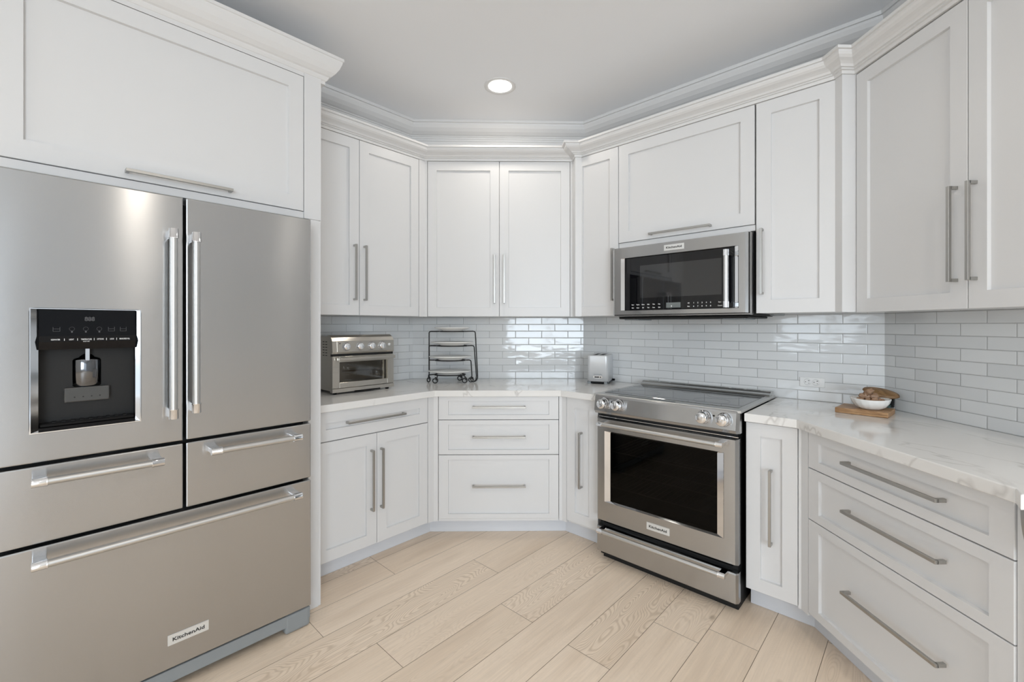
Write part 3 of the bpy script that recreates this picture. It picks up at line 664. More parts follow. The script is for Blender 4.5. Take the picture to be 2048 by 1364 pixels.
for f_, k in ((.17, 0), (.32, 1), (.46, 2), (.60, 3), (.73, 4), (.86, 5)):
    X0 = xc(f_); zc = 1.302; w = .0075
    if k in (0, 5, 4):
        for a_ in (-w, w): mb.box(X0+a_-.0004, X0+a_+.0004, yp-.001, yp+.001, zc-w, zc+w*.8, 'dimtext')
        mb.box(X0-w, X0+w, yp-.001, yp+.001, zc-w-.0004, zc-w+.0004, 'dimtext'); mb.box(X0-w, X0+w, yp-.001, yp+.001, zc-.0004, zc+.0004, 'dimtext')
    else:
        mb.tube([(X0+w*.8*math.cos(t*.4), yp-.0006, zc+w*.8*math.sin(t*.4)) for t in range(17)], .0004, 'dimtext', 4); mb.box(X0-.002, X0+.002, yp-.001, yp+.001, zc-w*1.6, zc-w*.9, 'dimtext')
mb.build('control_panel', bz)
mb = MB(); cx = -1.551; mb.lathe([(.030, 0), (.040, -.026), (.047, -.030), (.049, -.036), (.049, -.118), (.046, -.122)], (cx, FD+.088, 1.235), 'chrome_darkrefl', 40)
mb.box(cx-.006, cx+.006, FD+.034, FD+.042, 1.198, 1.238, 'chrome', .001, 1); mb.build('dispenser_spout', bz)
mb = MB(); mb.box(cx-.054, cx+.054, FD+.036, FD+.10, 1.066, 1.113, 'pad', .004, 2)
for i in range(4): mb.lathe([(.002, 0), (.002, .001)], (cx-.03+i*.02, FD+.036, 1.082), 'gap', 8, 'y')
mb.build('nozzle_block', bz)
mb = MB(); mb.profile_x([(FD+.070, 1.066), (FD+.076, 1.066), (FD+.112, 1.012), (FD+.106, 1.012)], cx-.034, cx+.034, 'pad'); mb.build('paddle', bz)
mb = MB(); mb.box(ix0+.002, ix1-.002, yb+.002, yr-.004, iz0+.007, iz0+.017, 'black', .002, 1)
for i in range(9): mb.box(ix0+.03+i*.021, ix0+.038+i*.021, yb+.02, yr-.035, iz0+.0165, iz0+.0185, 'gap')
mb.build('drip_tray', bz)

# ------------------------------------------------------------------ range
rx0, rx1 = .2585, 1.0325; RF = -.052
rg = thing('electric_range', 'stainless steel slide-in electric range with glass cooktop', 'stove', 'R', (.645, .27, 0))
mb = MB(); bx0, bx1 = .285, 1.008
for a in ((bx0, bx0+.02, .0, .56, .02, .895), (bx1-.02, bx1, .0, .56, .02, .895), (bx0, bx1, .52, .56, .02, .895), (bx0+.02, bx1-.02, 0, .52, .02, .10), (bx0+.02, bx1-.02, 0, .52, .83, .895)): mb.box(*a[:2], *a[2:4], *a[4:], 'gap')
mb.box(bx0+.02, bx1-.02, .0, .02, .10, .20, 'gap'); mb.box(bx0+.02, bx1-.02, -.004, .52, .775, .83, 'gap')
mb.build('oven_body', rg)
mb = MB(); a, b_, c_, e_ = bx0+.03, bx1-.03, .012, .45
mb.box(a, b_, e_, e_+.01, .30, .74, 'cavity'); mb.box(a-.01, a, c_, e_, .30, .74, 'cavity'); mb.box(b_, b_+.01, c_, e_, .30, .74, 'cavity'); mb.box(a, b_, c_, e_, .29, .30, 'cavity'); mb.box(a, b_, c_, e_, .74, .75, 'cavity')
mb.tube([(a+.05+.02*math.cos(t*.5), e_-.004, .66+.02*math.sin(t*.5)) for t in range(9)], .003, 'rack', 6)
mb.build('oven_cavity', rg)
for z in (.40, .49, .60):
    mb = MB(); mb.tube([(a+.005, .03, z), (b_-.005, .03, z)], .003, 'rack', 6); mb.tube([(a+.005, .42, z), (b_-.005, .42, z)], .003, 'rack', 6)
    for i in range(23): x = a+.012+(b_-a-.024)*i/22; mb.tube([(x, .03, z+.003), (x, .42, z+.003)], .0014, 'rack', 5, False)
    for x in (a+.004, b_-.004): mb.tube([(x, .03, z), (x, .42, z)], .003, 'rack', 6)
    mb.build('oven_rack', rg)
# cooktop: steel frame, glass, raised rear vent
mb = MB(); mb.box(rx0, rx1, -.035, .585, .9155, .9275, 'steel_top', .0012, 1); mb.build('cooktop_frame', rg)
mb = MB(); mb.box(rx0+.030, rx1-.030, .035, .505, .9265, .9295, 'cooktop', .001, 1)
for cx, cy, rr in ((.45, .15, .105), (.84, .15, .085), (.45, .38, .075), (.84, .37, .095), (.645, .39, .05)):
    mb.tube([(cx+rr*math.cos(t*math.pi/24), cy+rr*math.sin(t*math.pi/24), .9296) for t in range(49)], .0007, 'grey', 4)
mb.build('cooktop_glass', rg)
mb = MB(); mb.box(.40, .72, -.012, -.006, .9272, .9286, 'gap'); mb.build('cooktop_lip', rg)
mb = MB(); mb.profile_x([(.505, .9275), (.512, .936), (.530, .943), (.538, .951), (.585, .951), (.585, .9275)], rx0+.012, rx1-.012, 'steel_top')
for xa, xb in ((.31, .37), (.385, .44), (.455, .80), (.815, .88), (.895, .965)): mb.box(xa, xb, .548, .556, .9505, .9516, 'gap')
mb.build('rear_vent', rg)
# control panel (slightly sloped face)
def chpanel(x0, x1, zs, ys, m, back, ch=.016):
    """vertical section polyline (y,z) bottom->top, with chamfered ends"""
    mb = MB(); v = []; n = len(zs)
    for x, dy in ((x0, ch), (x0+ch*.75, 0), (x1-ch*.75, 0), (x1, ch)): v += [(x, ys[i]+dy, zs[i]) for i in range(n)]
    v += [(x0, back, zs[0]), (x0, back, zs[-1]), (x1, back, zs[0]), (x1, back, zs[-1])]
    f = [(c*n+i, (c+1)*n+i, (c+1)*n+i+1, c*n+i+1) for c in range(3) for i in range(n-1)]
    e = 4*n; f += [(0, n, 2*n, 3*n, e+2, e), tuple(reversed((n-1, 2*n-1, 3*n-1, 4*n-1, e+3, e+1))), tuple(list(range(n-1, -1, -1))+[e, e+1]), tuple([3*n+i for i in range(n)]+[e+3, e+2]), (e, e+2, e+3, e+1)]
    return mb.add(v, f, m)
chpanel(rx0+.004, rx1-.006, [.822, .836, .838, .913, .922, .9268], [RF+.010, RF, RF-.002, RF+.010, RF+.014, RF+.022], 'steel', .0).build('control_panel', rg)
def knob(x, z, y):
    mb = MB(); mb.lathe([(.031, 0), (.031, .004), (.0275, .006), (.0275, .010)], (x, y, z), 'chrome', 32, 'y')
    mb.lathe([(.0255, .008), (.0255, .014)], (x, y, z), 'black', 32, 'y')
    mb.lathe([(.026, .013), (.0265, .018), (.0255, .040), (.0235, .0425), (.0, .0395)], (x, y, z), 'chrome', 32, 'y')
    mb.box(x-.0012, x+.0012, y-.0435, y-.040, z+.004, z+.022, 'text'); return mb.build('knob', rg)
for x in (.336, .424, .874, .964): knob(x, .882, RF+.003)
for x in (.380, .918): MB().lathe([(.004, 0), (.004, .002)], (x, RF+.004, .893), 'gap', 12, 'y').build('indicator_light', rg)
# oven door
OD = -.045; ox0, ox1 = .280, 1.0215
wx0, wx1, wz0, wz1 = .366, .930, .342, .720
mb = MB(); v = []; c = .014
OUT = [(ox0, .226), (ox1, .226), (ox1, .797), (ox0, .797)]
def rr_(i, y, jx=None): return [(ox0+i, y, .226+(i*.3)), (ox1-i, y, .226+(i*.3)), (ox1-i, y, .797-(i*.3)), (ox0+i, y, .797-(i*.3))]
fx0, fx1, fz0, fz1 = .334, .962, .335, .729
rings = [rr_(0, -.003), rr_(0, OD+c), rr_(c*.8, OD), [(fx0, OD, fz0), (fx1, OD, fz0), (fx1, OD, fz1), (fx0, OD, fz1)], [(fx0+.001, OD+.002, fz0+.001), (fx1-.001, OD+.002, fz0+.001), (fx1-.001, OD+.002, fz1-.001), (fx0+.001, OD+.002, fz1-.001)]]
v = [p for r_ in rings for p in r_]; f = [(i*4+k, i*4+(k+1) % 4, (i+1)*4+(k+1) % 4, (i+1)*4+k) for i in range(4) for k in range(4)]
mb.add(v, f, 'steel')
od = mb.build('oven_door', rg)
mb = MB(); R4 = [[(fx0+.001, OD-.001, fz0+.001), (fx1-.001, OD-.001, fz0+.001), (fx1-.001, OD-.001, fz1-.001), (fx0+.001, OD-.001, fz1-.001)], [(wx0, OD+.010, wz0), (wx1, OD+.010, wz0), (wx1, OD+.010, wz1), (wx0, OD+.010, wz1)], [(wx0, -.004, wz0), (wx1, -.004, wz0), (wx1, -.004, wz1), (wx0, -.004, wz1)]]
v = [p for r_ in R4 for p in r_]; f = [(i*4+k, i*4+(k+1) % 4, (i+1)*4+(k+1) % 4, (i+1)*4+k) for i in range(2) for k in range(4)]
mb.add(v, f, 'chrome'); mb.build('window_surround', od)
mb = MB(); mb.box(wx0+.001, wx1-.001, OD+.012, OD+.016, wz0+.001, wz1-.001, 'ovenglass'); mb.build('window_glass', od)
bar_handle(od, (.318, .7735), (.972, .7735), OD, so=.048, r=.0105, cap=.030); badge(od, .585, .706, .263, .300, OD)
dr = chpanel(ox0, ox1, [.052, .056, .184, .190], [OD+.004, OD, OD, OD+.004], 'steel', -.002, .012).build('storage_drawer', rg)
bar_handle(dr, (.318, .197-.010), (.982, .197-.010), OD, so=.048, r=.0105, cap=.030)
mb = MB(); mb.box(bx0+.01, bx1, .012, .03, .0, .05, 'gap'); mb.box(bx1-.03, bx1, .03, .5, 0, .02, 'gap'); mb.box(bx0, bx0+.03, .03, .5, 0, .02, 'gap'); mb.build('kick_plate', rg)
mb = MB(); mb.box(ox0+.004, ox1-.004, -.020, -.004, .8005, .8035, 'chrome'); mb.build('vent_strip', rg)

# ------------------------------------------------------------------ microwave
mw = thing('microwave', 'stainless steel over-the-range microwave with black glass door', 'microwave', 'R', (.64, .38, 1.36))
mx0, mx1, mz0, mz1 = .266, 1.008, 1.375, 1.771; MF = .160
mb = MB(); mb.box(.262, 1.0135, dR-.006, WD-.013, 1.362, 1.782, 'gap'); mb.box(.264, 1.0125, MF+.024, dR-.0062, 1.366, 1.774, 'steel', .002, 1); mb.box(.266, 1.0105, MF+.0195, MF+.0238, 1.372, 1.770, 'gap'); mb.build('housing', mw)
mb = MB(); gx0, gx1, gz0, gz1 = .342, .945, 1.403, 1.703
def rect(i, y, x0=mx0, x1=mx1, z0=mz0, z1=mz1, k=1.): return [(x0+i, y, z0+i*k), (x1-i, y, z0+i*k), (x1-i, y, z1-i*k), (x0+i, y, z1-i*k)]
px0, px1 = .320, .966
rings = [rect(0, MF+.019), rect(0, MF+.010, k=.3), rect(.012, MF, k=.15), rect(0, MF, px0, px1, gz0-.004, gz1+.004), rect(.001, MF+.002, px0, px1, gz0-.004, gz1+.004)]
v = [p for r_ in rings for p in r_]; f = [(i*4+k, i*4+(k+1) % 4, (i+1)*4+(k+1) % 4, (i+1)*4+k) for i in range(4) for k in range(4)]; f.append((3, 2, 1, 0))
mb.add(v, f, 'steel'); md = mb.build('door', mw)
mb = MB(); rings = [rect(.001, MF-.001, px0, px1, gz0-.004, gz1+.004), rect(0, MF+.008, gx0, gx1, gz0, gz1), rect(0, MF+.018, gx0, gx1, gz0, gz1)]
v = [p for r_ in rings for p in r_]; f = [(i*4+k, i*4+(k+1) % 4, (i+1)*4+(k+1) % 4, (i+1)*4+k) for i in range(2) for k in range(4)]
mb.add(v, f, 'chrome'); mb.build('window_surround', md)
M['mwglass'] = mat('microwave_glass', (.003, .003, .004), .02, IOR=1.5)
M['screen'] = mat('microwave_screen', (.012, .012, .013), .04, IOR=1.75)
M['lcd'] = mat('microwave_display', (.16, .18, .18), .2)
mb = MB(); yg = MF+.006; mb.box(gx0+.0005, gx1-.0005, yg, yg+.004, gz0+.0005, gz1-.0005, 'mwglass')
mb.box(.44, .885, yg-.0004, yg+.001, 1.470, 1.655, 'screen')
for i, t in enumerate(('Sensor', 'Popcorn', 'Defrost', 'Soften', 'Warm', 'Crisp')):
    for j in range(2): mb.text(t if j == 0 else ('Steam', 'Simmer', 'Melt', 'Timer', 'Power', 'Clock')[i], .395+i*.032, 1.432-j*.018, .0085, yg-.0004, 'text', sx=.62)
for i in range(5):
    mb.text('12345'[i], .745+i*.0215, 1.432, .0095, yg-.0004, 'text'); mb.text('67890'[i], .745+i*.0215, 1.414, .0095, yg-.0004, 'text')
mb.text('Add', .718, 1.432, .008, yg-.0004, 'text', sx=.7); mb.text('30 sec', .718, 1.414, .008, yg-.0004, 'text', sx=.6)
mb.text('Start', .876, 1.432, .009, yg-.0004, 'text', sx=.8); mb.text('Cancel', .876, 1.414, .009, yg-.0004, 'text', sx=.8)
mb.box(.595, .675, yg-.0004, yg+.001, 1.410, 1.438, 'lcd'); mb.text('0', .625, 1.418, .012, yg-.0008, 'text')
mb.build('window_glass', md)
mb = MB(); hx = .9175; hy = MF-.035
mb.tube([(hx, hy, 1.43), (hx, hy, 1.66)], .0115, 'steel_top', 20)
for z0_, z1_ in ((1.402, 1.432), (1.658, 1.688)): mb.tube([(hx, hy, z0_), (hx, hy, z1_)], .0138, 'chrome', 20); mb.box(hx-.006, hx+.012, hy, yg, z0_+.004, z1_-.004, 'chrome', .002, 1)
mb.build('handle', md); badge(md, .586, .697, 1.722, 1.754, MF)
mb = MB(); mb.box(.285, 1.0, MF+.04, WD-.06, 1.350, 1.3615, 'gap', .004, 1); mb.box(.31, .40, MF+.06, .40, 1.343, 1.3505, 'grey', .003, 1); mb.box(.87, .98, MF+.06, .40, 1.343, 1.3505, 'grey', .003, 1); mb.build('vent_grille', mw)
mb = MB(); mb.lathe([(.034, 0), (.036, -.004), (.030, -.009)], (1.075, .43, 1.3715), 'grey', 24)
o = mb.build('puck_light'); 
for v_ in o.data.vertices: v_.co -= Vector((1.075, .43, 1.3715))
o.matrix_world = RM('R') @ Matrix.Translation((1.075, .43, 1.3715)); o['label'] = 'small dark puck light under the tall cabinet beside the microwave'; o['category'] = 'lamp'

# ------------------------------------------------------------------ recessed ceiling lights
def can(x, y, i):
    e = bpy.data.objects.new('ceiling_light', None); COL.objects.link(e); e.location = (x, y, CEIL); e.empty_display_size = .05
    e['label'] = 'round recessed ceiling light above the middle cabinets' if i == 0 else 'round recessed ceiling light over the room behind the viewpoint'
    e['category'] = 'lamp'; e['group'] = 'recessed ceiling lights'
    a = MB().lathe([(.094, 0), (.094, -.004), (.090, -.006), (.082, -.004), (.070, -.0035), (.069, 0)], (0, 0, 0), 'trim', 48).build('trim_ring'); a.parent = e
    b = MB().lathe([(.0685, -.001), (.066, -.0045), (.040, -.0060), (.0, -.0065)], (0, 0, 0), 'lens', 40).build('lens'); b.parent = e
for i, (cx, cy) in enumerate(CANS): can(cx, cy, i)

# ------------------------------------------------------------------ outlet
ou = thing('power_outlet', 'white horizontal power outlet in the tiled wall beside the wooden board', 'outlet', 'R', (1.198, .61, 1.011))
mb = MB(); yo = WD-.009; mb.box(1.143, 1.2535, yo-.005, yo, .9865, 1.0365, 'outlet', .002, 2); mb.build('cover_plate', ou)
for cx in (1.178, 1.216):
    mb = MB(); mb.lathe([(.0155, 0), (.0155, .0015), (.0145, .002)], (cx, yo-.005, 1.0125), 'outlet', 28, 'y', sx=1.05, sy=1.)
    mb.box(cx+.002, cx+.010, yo-.0076, yo-.006, 1.018, 1.0202, 'darktext'); mb.box(cx+.003, cx+.009, yo-.0076, yo-.006, 1.005, 1.0068, 'darktext'); mb.box(cx+.0055, cx+.0065, yo-.0076, yo-.006, 1.018, 1.0225, 'darktext')
    mb.lathe([(.0022, 0), (.0022, .0008)], (cx-.0085, yo-.0068, 1.0125), 'darktext', 12, 'y')
    mb.lathe([(.0162, -.0004), (.0162, .0006)], (cx, yo-.0052, 1.0125), 'grey', 28, 'y'); mb.build('socket', ou)

# ------------------------------------------------------------------ toaster oven
TF = .275
to = thing('toaster_oven', 'stainless toaster oven with four knobs on the left countertop', 'toaster oven', 'L', (-.315, .42, .914))
tx0, tx1 = -.512, -.113
mb = MB(); mb.box(tx0+.006, tx1-.006, TF+.03, TF+.285, .930, 1.250, 'ovenst', .008, 2)
mb.box(tx0+.02, tx1-.02, TF+.006, TF+.26, .932, .940, 'black')
for i in range(6):
    for j in range(2): mb.box(tx0+.0045, tx0+.0065, TF+.08+j*.035, TF+.10+j*.035, 1.215-i*.016, 1.219-i*.016, 'gap')
mb.build('housing', to)
mb = MB(); mb.profile_x([(TF+.005, 1.147), (TF-.002, 1.158), (TF+.002, 1.222), (TF+.018, 1.243), (TF+.045, 1.256), (TF+.06, 1.256), (TF+.06, 1.147)], tx0, tx1, 'ovenst')
mb.profile_x([(TF-.006, 1.160), (TF-.003, 1.218), (TF+.004, 1.218), (TF+.002, 1.160)], tx0+.028, tx1-.022, 'ovenst'); mb.lathe([(.003, 0), (.003, .002)], (-.470, TF-.004, 1.208), 'gap', 10, 'y'); mb.build('control_panel', to)
for x in (-.432, -.347, -.272, -.203):
    mb = MB(); mb.lathe([(.025, 0), (.025, .003), (.021, .004), (.020, .016), (.018, .018), (0, .018)], (x, TF-.006, 1.190), 'chrome', 28, 'y')
    mb.lathe([(.0228, .0002), (.0228, .0034)], (x, TF-.006, 1.190), 'black', 28, 'y'); mb.box(x-.0035, x+.0035, TF-.030, TF-.020, 1.175, 1.205, 'toast', .001, 1); mb.build('knob', to)
mb = MB(); mb.lathe([(.009, 0), (.008, .008), (0, .009)], (-.150, TF-.005, 1.195), 'toast', 16, 'y'); mb.build('button', to)
mb = MB(); mb.box(tx0+.004, tx1-.004, TF+.004, TF+.03, 1.134, 1.148, 'gap'); mb.build('vent_slot', to)
wz0_, wz1_, wx0_, wx1_ = .982, 1.100, -.468, -.157
mb = MB()
for q_ in ((tx0, wx0_, .950, 1.134), (wx1_, tx1, .950, 1.134), (wx0_, wx1_, .950, wz0_), (wx0_, wx1_, wz1_, 1.134)): mb.box(q_[0], q_[1], TF, TF+.024, q_[2], q_[3], 'ovenst', .0015, 1)
td = mb.build('door', to)
mb = MB(); mb.box(wx0_+.001, wx1_-.001, TF+.004, TF+.008, wz0_+.001, wz1_-.001, 'toglass'); mb.build('window_glass', td)
mb = MB(); mb.box(tx0+.024, tx1-.004, TF-.028, TF-.014, 1.109, 1.127, 'ovenst', .004, 2); mb.box(tx0+.03, tx0+.045, TF-.016, TF+.001, 1.110, 1.124, 'ovenst'); mb.box(tx1-.03, tx1-.012, TF-.016, TF+.001, 1.110, 1.124, 'ovenst'); mb.build('handle', td)
mb = MB(); mb.box(wx0_-.02, wx1_+.02, TF+.0245, TF+.0285, .955, 1.13, 'cavity') if 0 else None
mb.box(wx0_-.01, wx1_+.01, TF+.16, TF+.165, .96, 1.12, 'cavity'); mb.box(wx0_-.01, wx1_+.01, TF+.0255, TF+.16, .9725, .9785, 'toast')
for i in range(3): mb.tube([(wx0_, TF+.05+i*.04, 1.035), (wx1_, TF+.05+i*.04, 1.035)], .0025, 'rack', 6)
# baking pan seen through the window
mb.box(-.44, -.18, TF+.03, TF+.14, 1.040, 1.048, 'lidwood')
mb.build('oven_interior', to)
mb = MB(); mb.profile_x([(TF-.002, .926), (TF-.002, .948), (TF+.03, .948), (TF+.03, .926)], tx0, tx1, 'ovenst'); mb.build('base_trim', to)
mb = MB(); mb.box(-.38, -.21, TF-.006, TF+.1, .922, .929, 'black', .002, 1); mb.build('crumb_tray', to)
for x, y in ((-.485, TF+.03), (-.150, TF+.02), (-.485, TF+.24), (-.150, TF+.24), (-.31, TF+.14)):
    MB().lathe([(.010, 0), (.016, .016)], (x, y, .9142), 'black', 16).build('foot', to)
# carve the opening: the housing front stays behind the interior
# ------------------------------------------------------------------ toaster
TT = Matrix.Translation((.685, 3.005, .914)) @ Matrix.Rotation(math.radians(-24), 4, 'Z')
tr_ = bpy.data.objects.new('toaster', None); COL.objects.link(tr_); tr_.matrix_world = TT; tr_['label'] = 'silver two-slice toaster on the countertop in the right-hand corner'; tr_['category'] = 'toaster'
hw, hd, z0, z1 = .073, .105, .018, .196
bm = bmesh.new(); bmesh.ops.create_cube(bm, size=1)
for v_ in bm.verts:
    t = .97 if v_.co.z > 0 else 1.; v_.co = (v_.co.x*2*hw*t, .105+v_.co.y*2*hd*t, z0+(v_.co.z+.5)*(z1-z0))
bmesh.ops.bevel(bm, geom=[e for e in bm.edges if abs(e.verts[0].co.z-e.verts[1].co.z) > .05], offset=.022, segments=5, profile=.5, affect='EDGES')
bmesh.ops.bevel(bm, geom=[e for e in bm.edges if e.verts[0].co.z > z1-.001 and e.verts[1].co.z > z1-.001], offset=.008, segments=3, profile=.5, affect='EDGES')
mb = MB().bm(bm, 'toast', True)
for x in (-.022, .022): mb.box(x-.013, x+.013, .03, .175, z1-.001, z1+.0012, 'gap', .0005, 1)
mb.box(-.005, .005, .03, .175, z1, z1+.002, 'steel_top'); o = mb.build('shell'); o.parent = tr_
mb = MB(); mb.box(-hw+.004, hw-.004, .004, 2*hd-.006, .004, .020, 'black', .004, 2)
o = mb.build('base'); o.parent = tr_
for x in (-.058, .054):
    for y in (.016, .19): o = MB().lathe([(.015, 0), (.017, .016)], (x, y, .0002), 'grey', 14).build('foot'); o.parent = tr_
mb = MB(); z = .048
mb.lathe([(.0085, 0), (.0085, .002)], (-.021, -.001, z), 'chrome', 18, 'y'); mb.lathe([(.0085, 0), (.0085, .002)], (.024, -.001, z), 'chrome', 18, 'y'); mb.box(-.021, .024, -.003, .001, z-.0085, z+.0085, 'chrome'); mb.box(-.019, .012, -.0042, -.0025, z-.0035, z+.0035, 'black', .0008, 1)
mb.box(-.026, .028, -.0012, .0005, z+.0155, z+.0172, 'grey'); mb.lathe([(.004, .002), (.004, .0045)], (.021, -.001, z), 'black', 12, 'y'); o = mb.build('control_slider'); o.parent = tr_
mb = MB(); mb.box(hw-.002, hw+.018, .150, .172, .010, .024, 'black', .003, 1); o = mb.build('lever'); o.parent = tr_

# ------------------------------------------------------------------ plate rack with four oval plates
pr = thing('plate_rack', 'black wire four-tier plate rack with curled feet', 'plate rack', 'M', (.055, .38, .914))
tiers = [(.978, .150, .108, .043), (1.078, .148, .106, .047), (1.178, .148, .106, .060), (1.278, .122, .090, .060)]
mb = MB(); wr = .0041; yc = .385
def ell(cx, rx, ry, z, n=40): return [(cx+rx*math.cos(2*math.pi*i/n), yc+ry*math.sin(2*math.pi*i/n), z) for i in range(n+1)]
def scroll(x, y, z, r, sx, dy=0., turns=1.25, start=math.pi/2):
    out = []
    for i in range(22):
        t = i/21; a = start-sx*turns*2*math.pi*t; q_ = r*1.15*(1-.50*t); out.append((x+q_*math.cos(a)*(1 if not dy else .45), y+q_*math.cos(a)*dy, z+q_*math.sin(a)))
    return out
lx = -.104
for i, (z, rx, ry, cx) in enumerate(tiers):
    mb.tube(ell(cx, rx*.72, ry*.72, z-.007), wr, 'wire', 8)
mb.build('tier_ring', pr)
mb = MB()  # outer post: up the left, over the top, down the right to a curl
x1_, x2_ = .226, .240
mb.tube([(lx, yc+.02, .935), (lx, yc+.02, 1.262), (lx+.004, yc+.02, 1.268), (lx+.012, yc+.015, 1.2705), (-.03, yc, 1.271)], wr, 'wire', 8)
mb.tube([(.146, yc, 1.271), (.205, yc+.012, 1.272), (.216, yc+.015, 1.269), (.220, yc+.015, 1.262), (.236, yc+.02, .965), (.236, yc+.02, .945), (.230, yc+.015, .930), (.218, yc+.01, .921), (.205, yc, .9195), (.195, yc, .925), (.188, yc, .935), (.189, yc, .946), (.197, yc, .953), (.206, yc, .948)], wr, 'wire', 8)
mb.tube([(lx, yc+.02, .99), (lx, yc+.02, 1.165), (lx+.01, yc+.01, 1.171), (-.045, yc, 1.171)], wr*1.1, 'wire', 8)
mb.tube([(.165, yc, 1.171), (.196, yc+.01, 1.172), (.208, yc+.012, 1.169), (.213, yc+.012, 1.16), (.228, yc+.012, .96), (.226, yc+.005, .935), (.214, yc, .922)], wr, 'wire', 8)
mb.tube([(.15, yc, 1.071), (.178, yc-.005, 1.072), (.188, yc-.005, 1.069), (.192, yc-.005, 1.06), (.198, yc-.005, .965), (.196, yc-.01, .95)]+scroll(.190, yc-.01, .936, .0175, 1), wr, 'wire', 8)
mb.tube([(lx+.003, yc+.01, 1.071), (-.06, yc, 1.071)], wr, 'wire', 8)
mb.tube([(-.06, yc, .971), (lx, yc-.005, .968), (lx, yc-.005, .955)]+scroll(lx, yc-.005, .936, .0178, 1, 1.), wr, 'wire', 8)
mb.tube([(-.035, yc-.055, .971), (-.036, yc-.062, .955)]+scroll(-.050, yc-.065, .936, .0178, 1), wr, 'wire', 8)
mb.tube([(.12, yc-.05, .971), (.150, yc-.05, .968), (.158, yc-.05, .955)]+scroll(.150, yc-.05, .936, .0178, 1), wr, 'wire', 8)
mb.tube([(.11, yc+.07, .971), (.113, yc+.08, .955)]+scroll(.103, yc+.085, .936, .0175, 1), wr, 'wire', 8)
mb.build('frame', pr)
names = ['white oval plate on the bottom tier of the black wire rack', 'white oval plate on the second tier from the bottom of the wire rack', 'white oval plate on the third tier from the bottom of the wire rack', 'smaller white oval plate on the top tier of the wire rack']
for (z, rx, ry, cx), lb in zip(tiers, names):
    prof = [(0, 0), (.45, 0), (.50, -.006), (.55, -.006), (.62, .002), (.80, .007), (.97, .013), (1.0, .0155), (.99, .0195), (.80, .012), (.60, .0065), (0, .005)]
    mb = MB(); v = []; n = 48
    mb.lathe([(a*rx, b) for a, b in prof[1:-1]], (0, 0, 0), 'ceramic', n, sy=ry/rx)
    o = mb.build('oval_plate'); o.matrix_world = RM('M') @ Matrix.Translation((cx, yc, z+.0025)); o['label'] = lb; o['category'] = 'plate'; o['group'] = 'oval plates in the wire rack'

# ------------------------------------------------------------------ cutting board, bowl, dried roots, jar
ang = math.atan2(1.852-2.0, 1.674-1.553)
TB = Matrix.Translation((1.6155, 1.9235, .914)) @ Matrix.Rotation(ang, 4, 'Z')   # x along the front edge, y towards the wall
mb = MB(); mb.box(-.095, .095, -.002, .158, .0005, .0235, 'board', .0025, 2); mb.box(-.0945, .0945, -.0028, -.0018, .0105, .0118, 'lidwood')
o = mb.build('cutting_board'); o.matrix_world = TB; o['label'] = 'small thick brown wooden cutting board on the right countertop'; o['category'] = 'cutting board'
TBW = Matrix.Translation((1.682, 1.950, .9380)) @ Matrix.Rotation(math.radians(-35), 4, 'Z')
mb = MB(); prof = [(.034, 0), (.040, .001), (.056, .012), (.067, .028), (.0725, .044), (.0735, .047), (.0715, .0475), (.064, .032), (.050, .014), (.030, .007)]
n = 64; v = []; f = []
for r_, h_ in prof:
    for k in range(n): t = 2*math.pi*k/n; rr = r_*(1+.022*math.cos(16*t+h_*60)*(1 if .004 < h_ < .047 else 0)); v.append((rr*math.cos(t), rr*math.sin(t)*.93, h_+.002*math.cos(2*t)*(h_/.048)))
for i in range(len(prof)-1):
    for k in range(n): k2 = (k+1) % n; f.append((i*n+k, i*n+k2, (i+1)*n+k2, (i+1)*n+k))
f.append(tuple(range(n))[::-1]); f.append(tuple((len(prof)-1)*n+k for k in range(n)))
mb.add(v, f, 'ceramic', True); o = mb.build('serving_bowl'); o.matrix_world = TBW; o['label'] = 'white ribbed ceramic bowl on the wooden cutting board'; o['category'] = 'bowl'
rnd = random.Random(11)
protos = []
for k in range(4):
    bm = bmesh.new(); bmesh.ops.create_icosphere(bm, subdivisions=3, radius=1)
    ph = [rnd.uniform(0, 6) for _ in range(6)]
    for v_ in bm.verts:
        c = v_.co.normalized(); q_ = 1+.22*math.sin(3*c.x+ph[0])*math.cos(4*c.y+ph[1])+.13*math.sin(7*c.z+ph[2])+.08*math.sin(11*c.x+9*c.y+ph[3])
        v_.co = (c.x*q_*1.25, c.y*q_*.85, c.z*q_*.9)
    mb = MB().bm(bm, 'ginger', True); protos.append(mb)
spots = [(-.034, -.018, .036, .013, 'leftmost'), (-.030, .010, .034, .012, ''), (-.010, -.022, .034, .013, ''), (.012, -.018, .036, .013, ''), (.034, -.010, .034, .012, ''), (.006, .012, .038, .014, ''), (-.012, .004, .055, .015, ''), (.012, .000, .054, .0125, ''), (.030, .016, .036, .012, ''), (-.004, -.006, .074, .0115, ''), (-.024, -.004, .056, .010, '')]
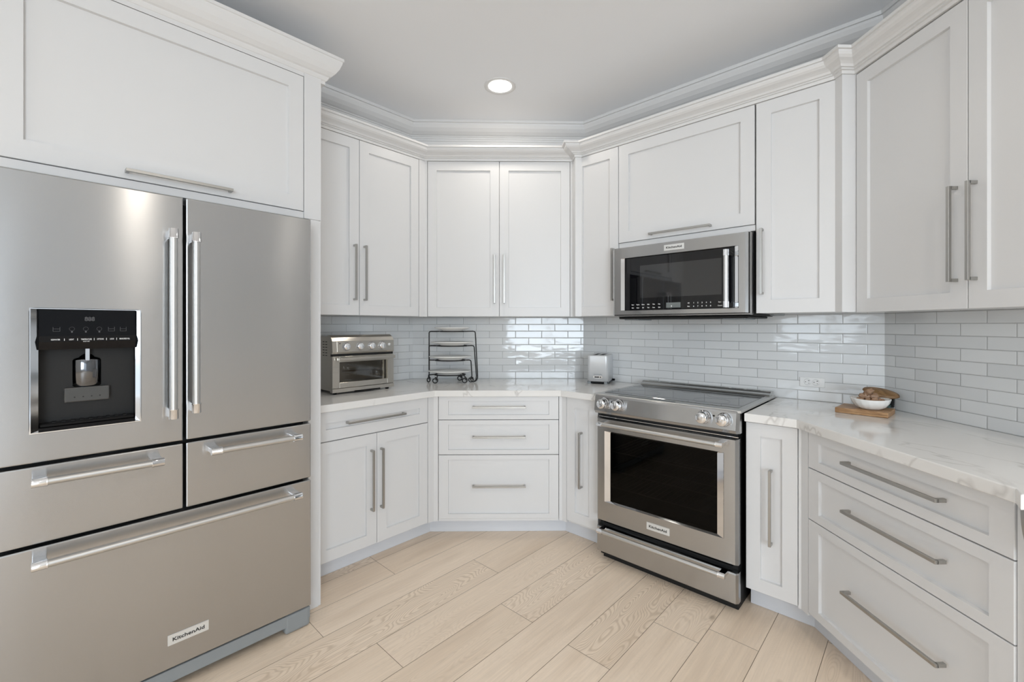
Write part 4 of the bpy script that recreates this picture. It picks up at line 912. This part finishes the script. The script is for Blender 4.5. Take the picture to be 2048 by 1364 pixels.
labs = ['brown knobbly nut standing at the left side of the white bowl', 'brown nut half hidden behind the left one in the bowl', 'brown nut low in the front of the bowl, left of centre', 'brown nut low in the front of the bowl, right of centre', 'brown nut at the right side of the bowl', 'brown nut hidden at the back of the bowl', 'large brown nut in the upper middle of the pile in the bowl', 'brown nut right of the large one, upper part of the pile', 'brown nut hidden at the back right of the bowl', 'topmost brown nut on the pile in the bowl', 'small brown nut left of the pile top']
for i, ((x, y, z, s_, _), lb) in enumerate(zip(spots, labs)):
    if i in (5, 8): continue
    pb = protos[i % 4]; o = MB(); o.v = pb.v; o.f = pb.f; o.mi = pb.mi; o.sm = pb.sm; o.mats = pb.mats
    ob_ = o.build('dried_nut'); ob_.matrix_world = TBW @ Matrix.Translation((x*1.08, y*1.1, z+.001)) @ Matrix.Rotation(rnd.uniform(0, 6), 4, Vector((rnd.random(), rnd.random(), rnd.random())).normalized()) @ Matrix.Diagonal((s_*1.22, s_*1.22, s_*1.22, 1))
    ob_['label'] = lb; ob_['category'] = 'nut'; ob_['group'] = 'brown nuts in the white bowl'
# jar with a tilted wooden lid behind the bowl
jx, jy = 1.793, 2.000
jr = bpy.data.objects.new('glass_jar', None); COL.objects.link(jr); jr.location = (jx, jy, .938); jr['label'] = 'low clear glass jar with oval dark wooden lid behind the white bowl'; jr['category'] = 'jar'
o = MB().lathe([(.034, 0), (.036, .002), (.037, .045), (.035, .045), (.034, .004), (.0, .004)], (0, 0, 0), 'clear', 36).build('jar_body'); o.parent = jr
mb = MB().lathe([(.030, -.004), (.060, -.001), (.068, .004), (.066, .009), (.045, .014), (0, .016)], (0, 0, 0), 'lidwood', 40, sy=.5); o = mb.build('wooden_lid'); o.parent = jr
o.matrix_local = Matrix.Translation((-.022, -.004, .060)) @ Matrix.Rotation(math.radians(-38), 4, 'Z') @ Matrix.Rotation(math.radians(10), 4, 'Y') @ Matrix.Rotation(math.radians(28), 4, 'X')

# ------------------------------------------------------------------ tidy helper properties
for o in bpy.data.objects:
    if '_o' in o: del o['_o']
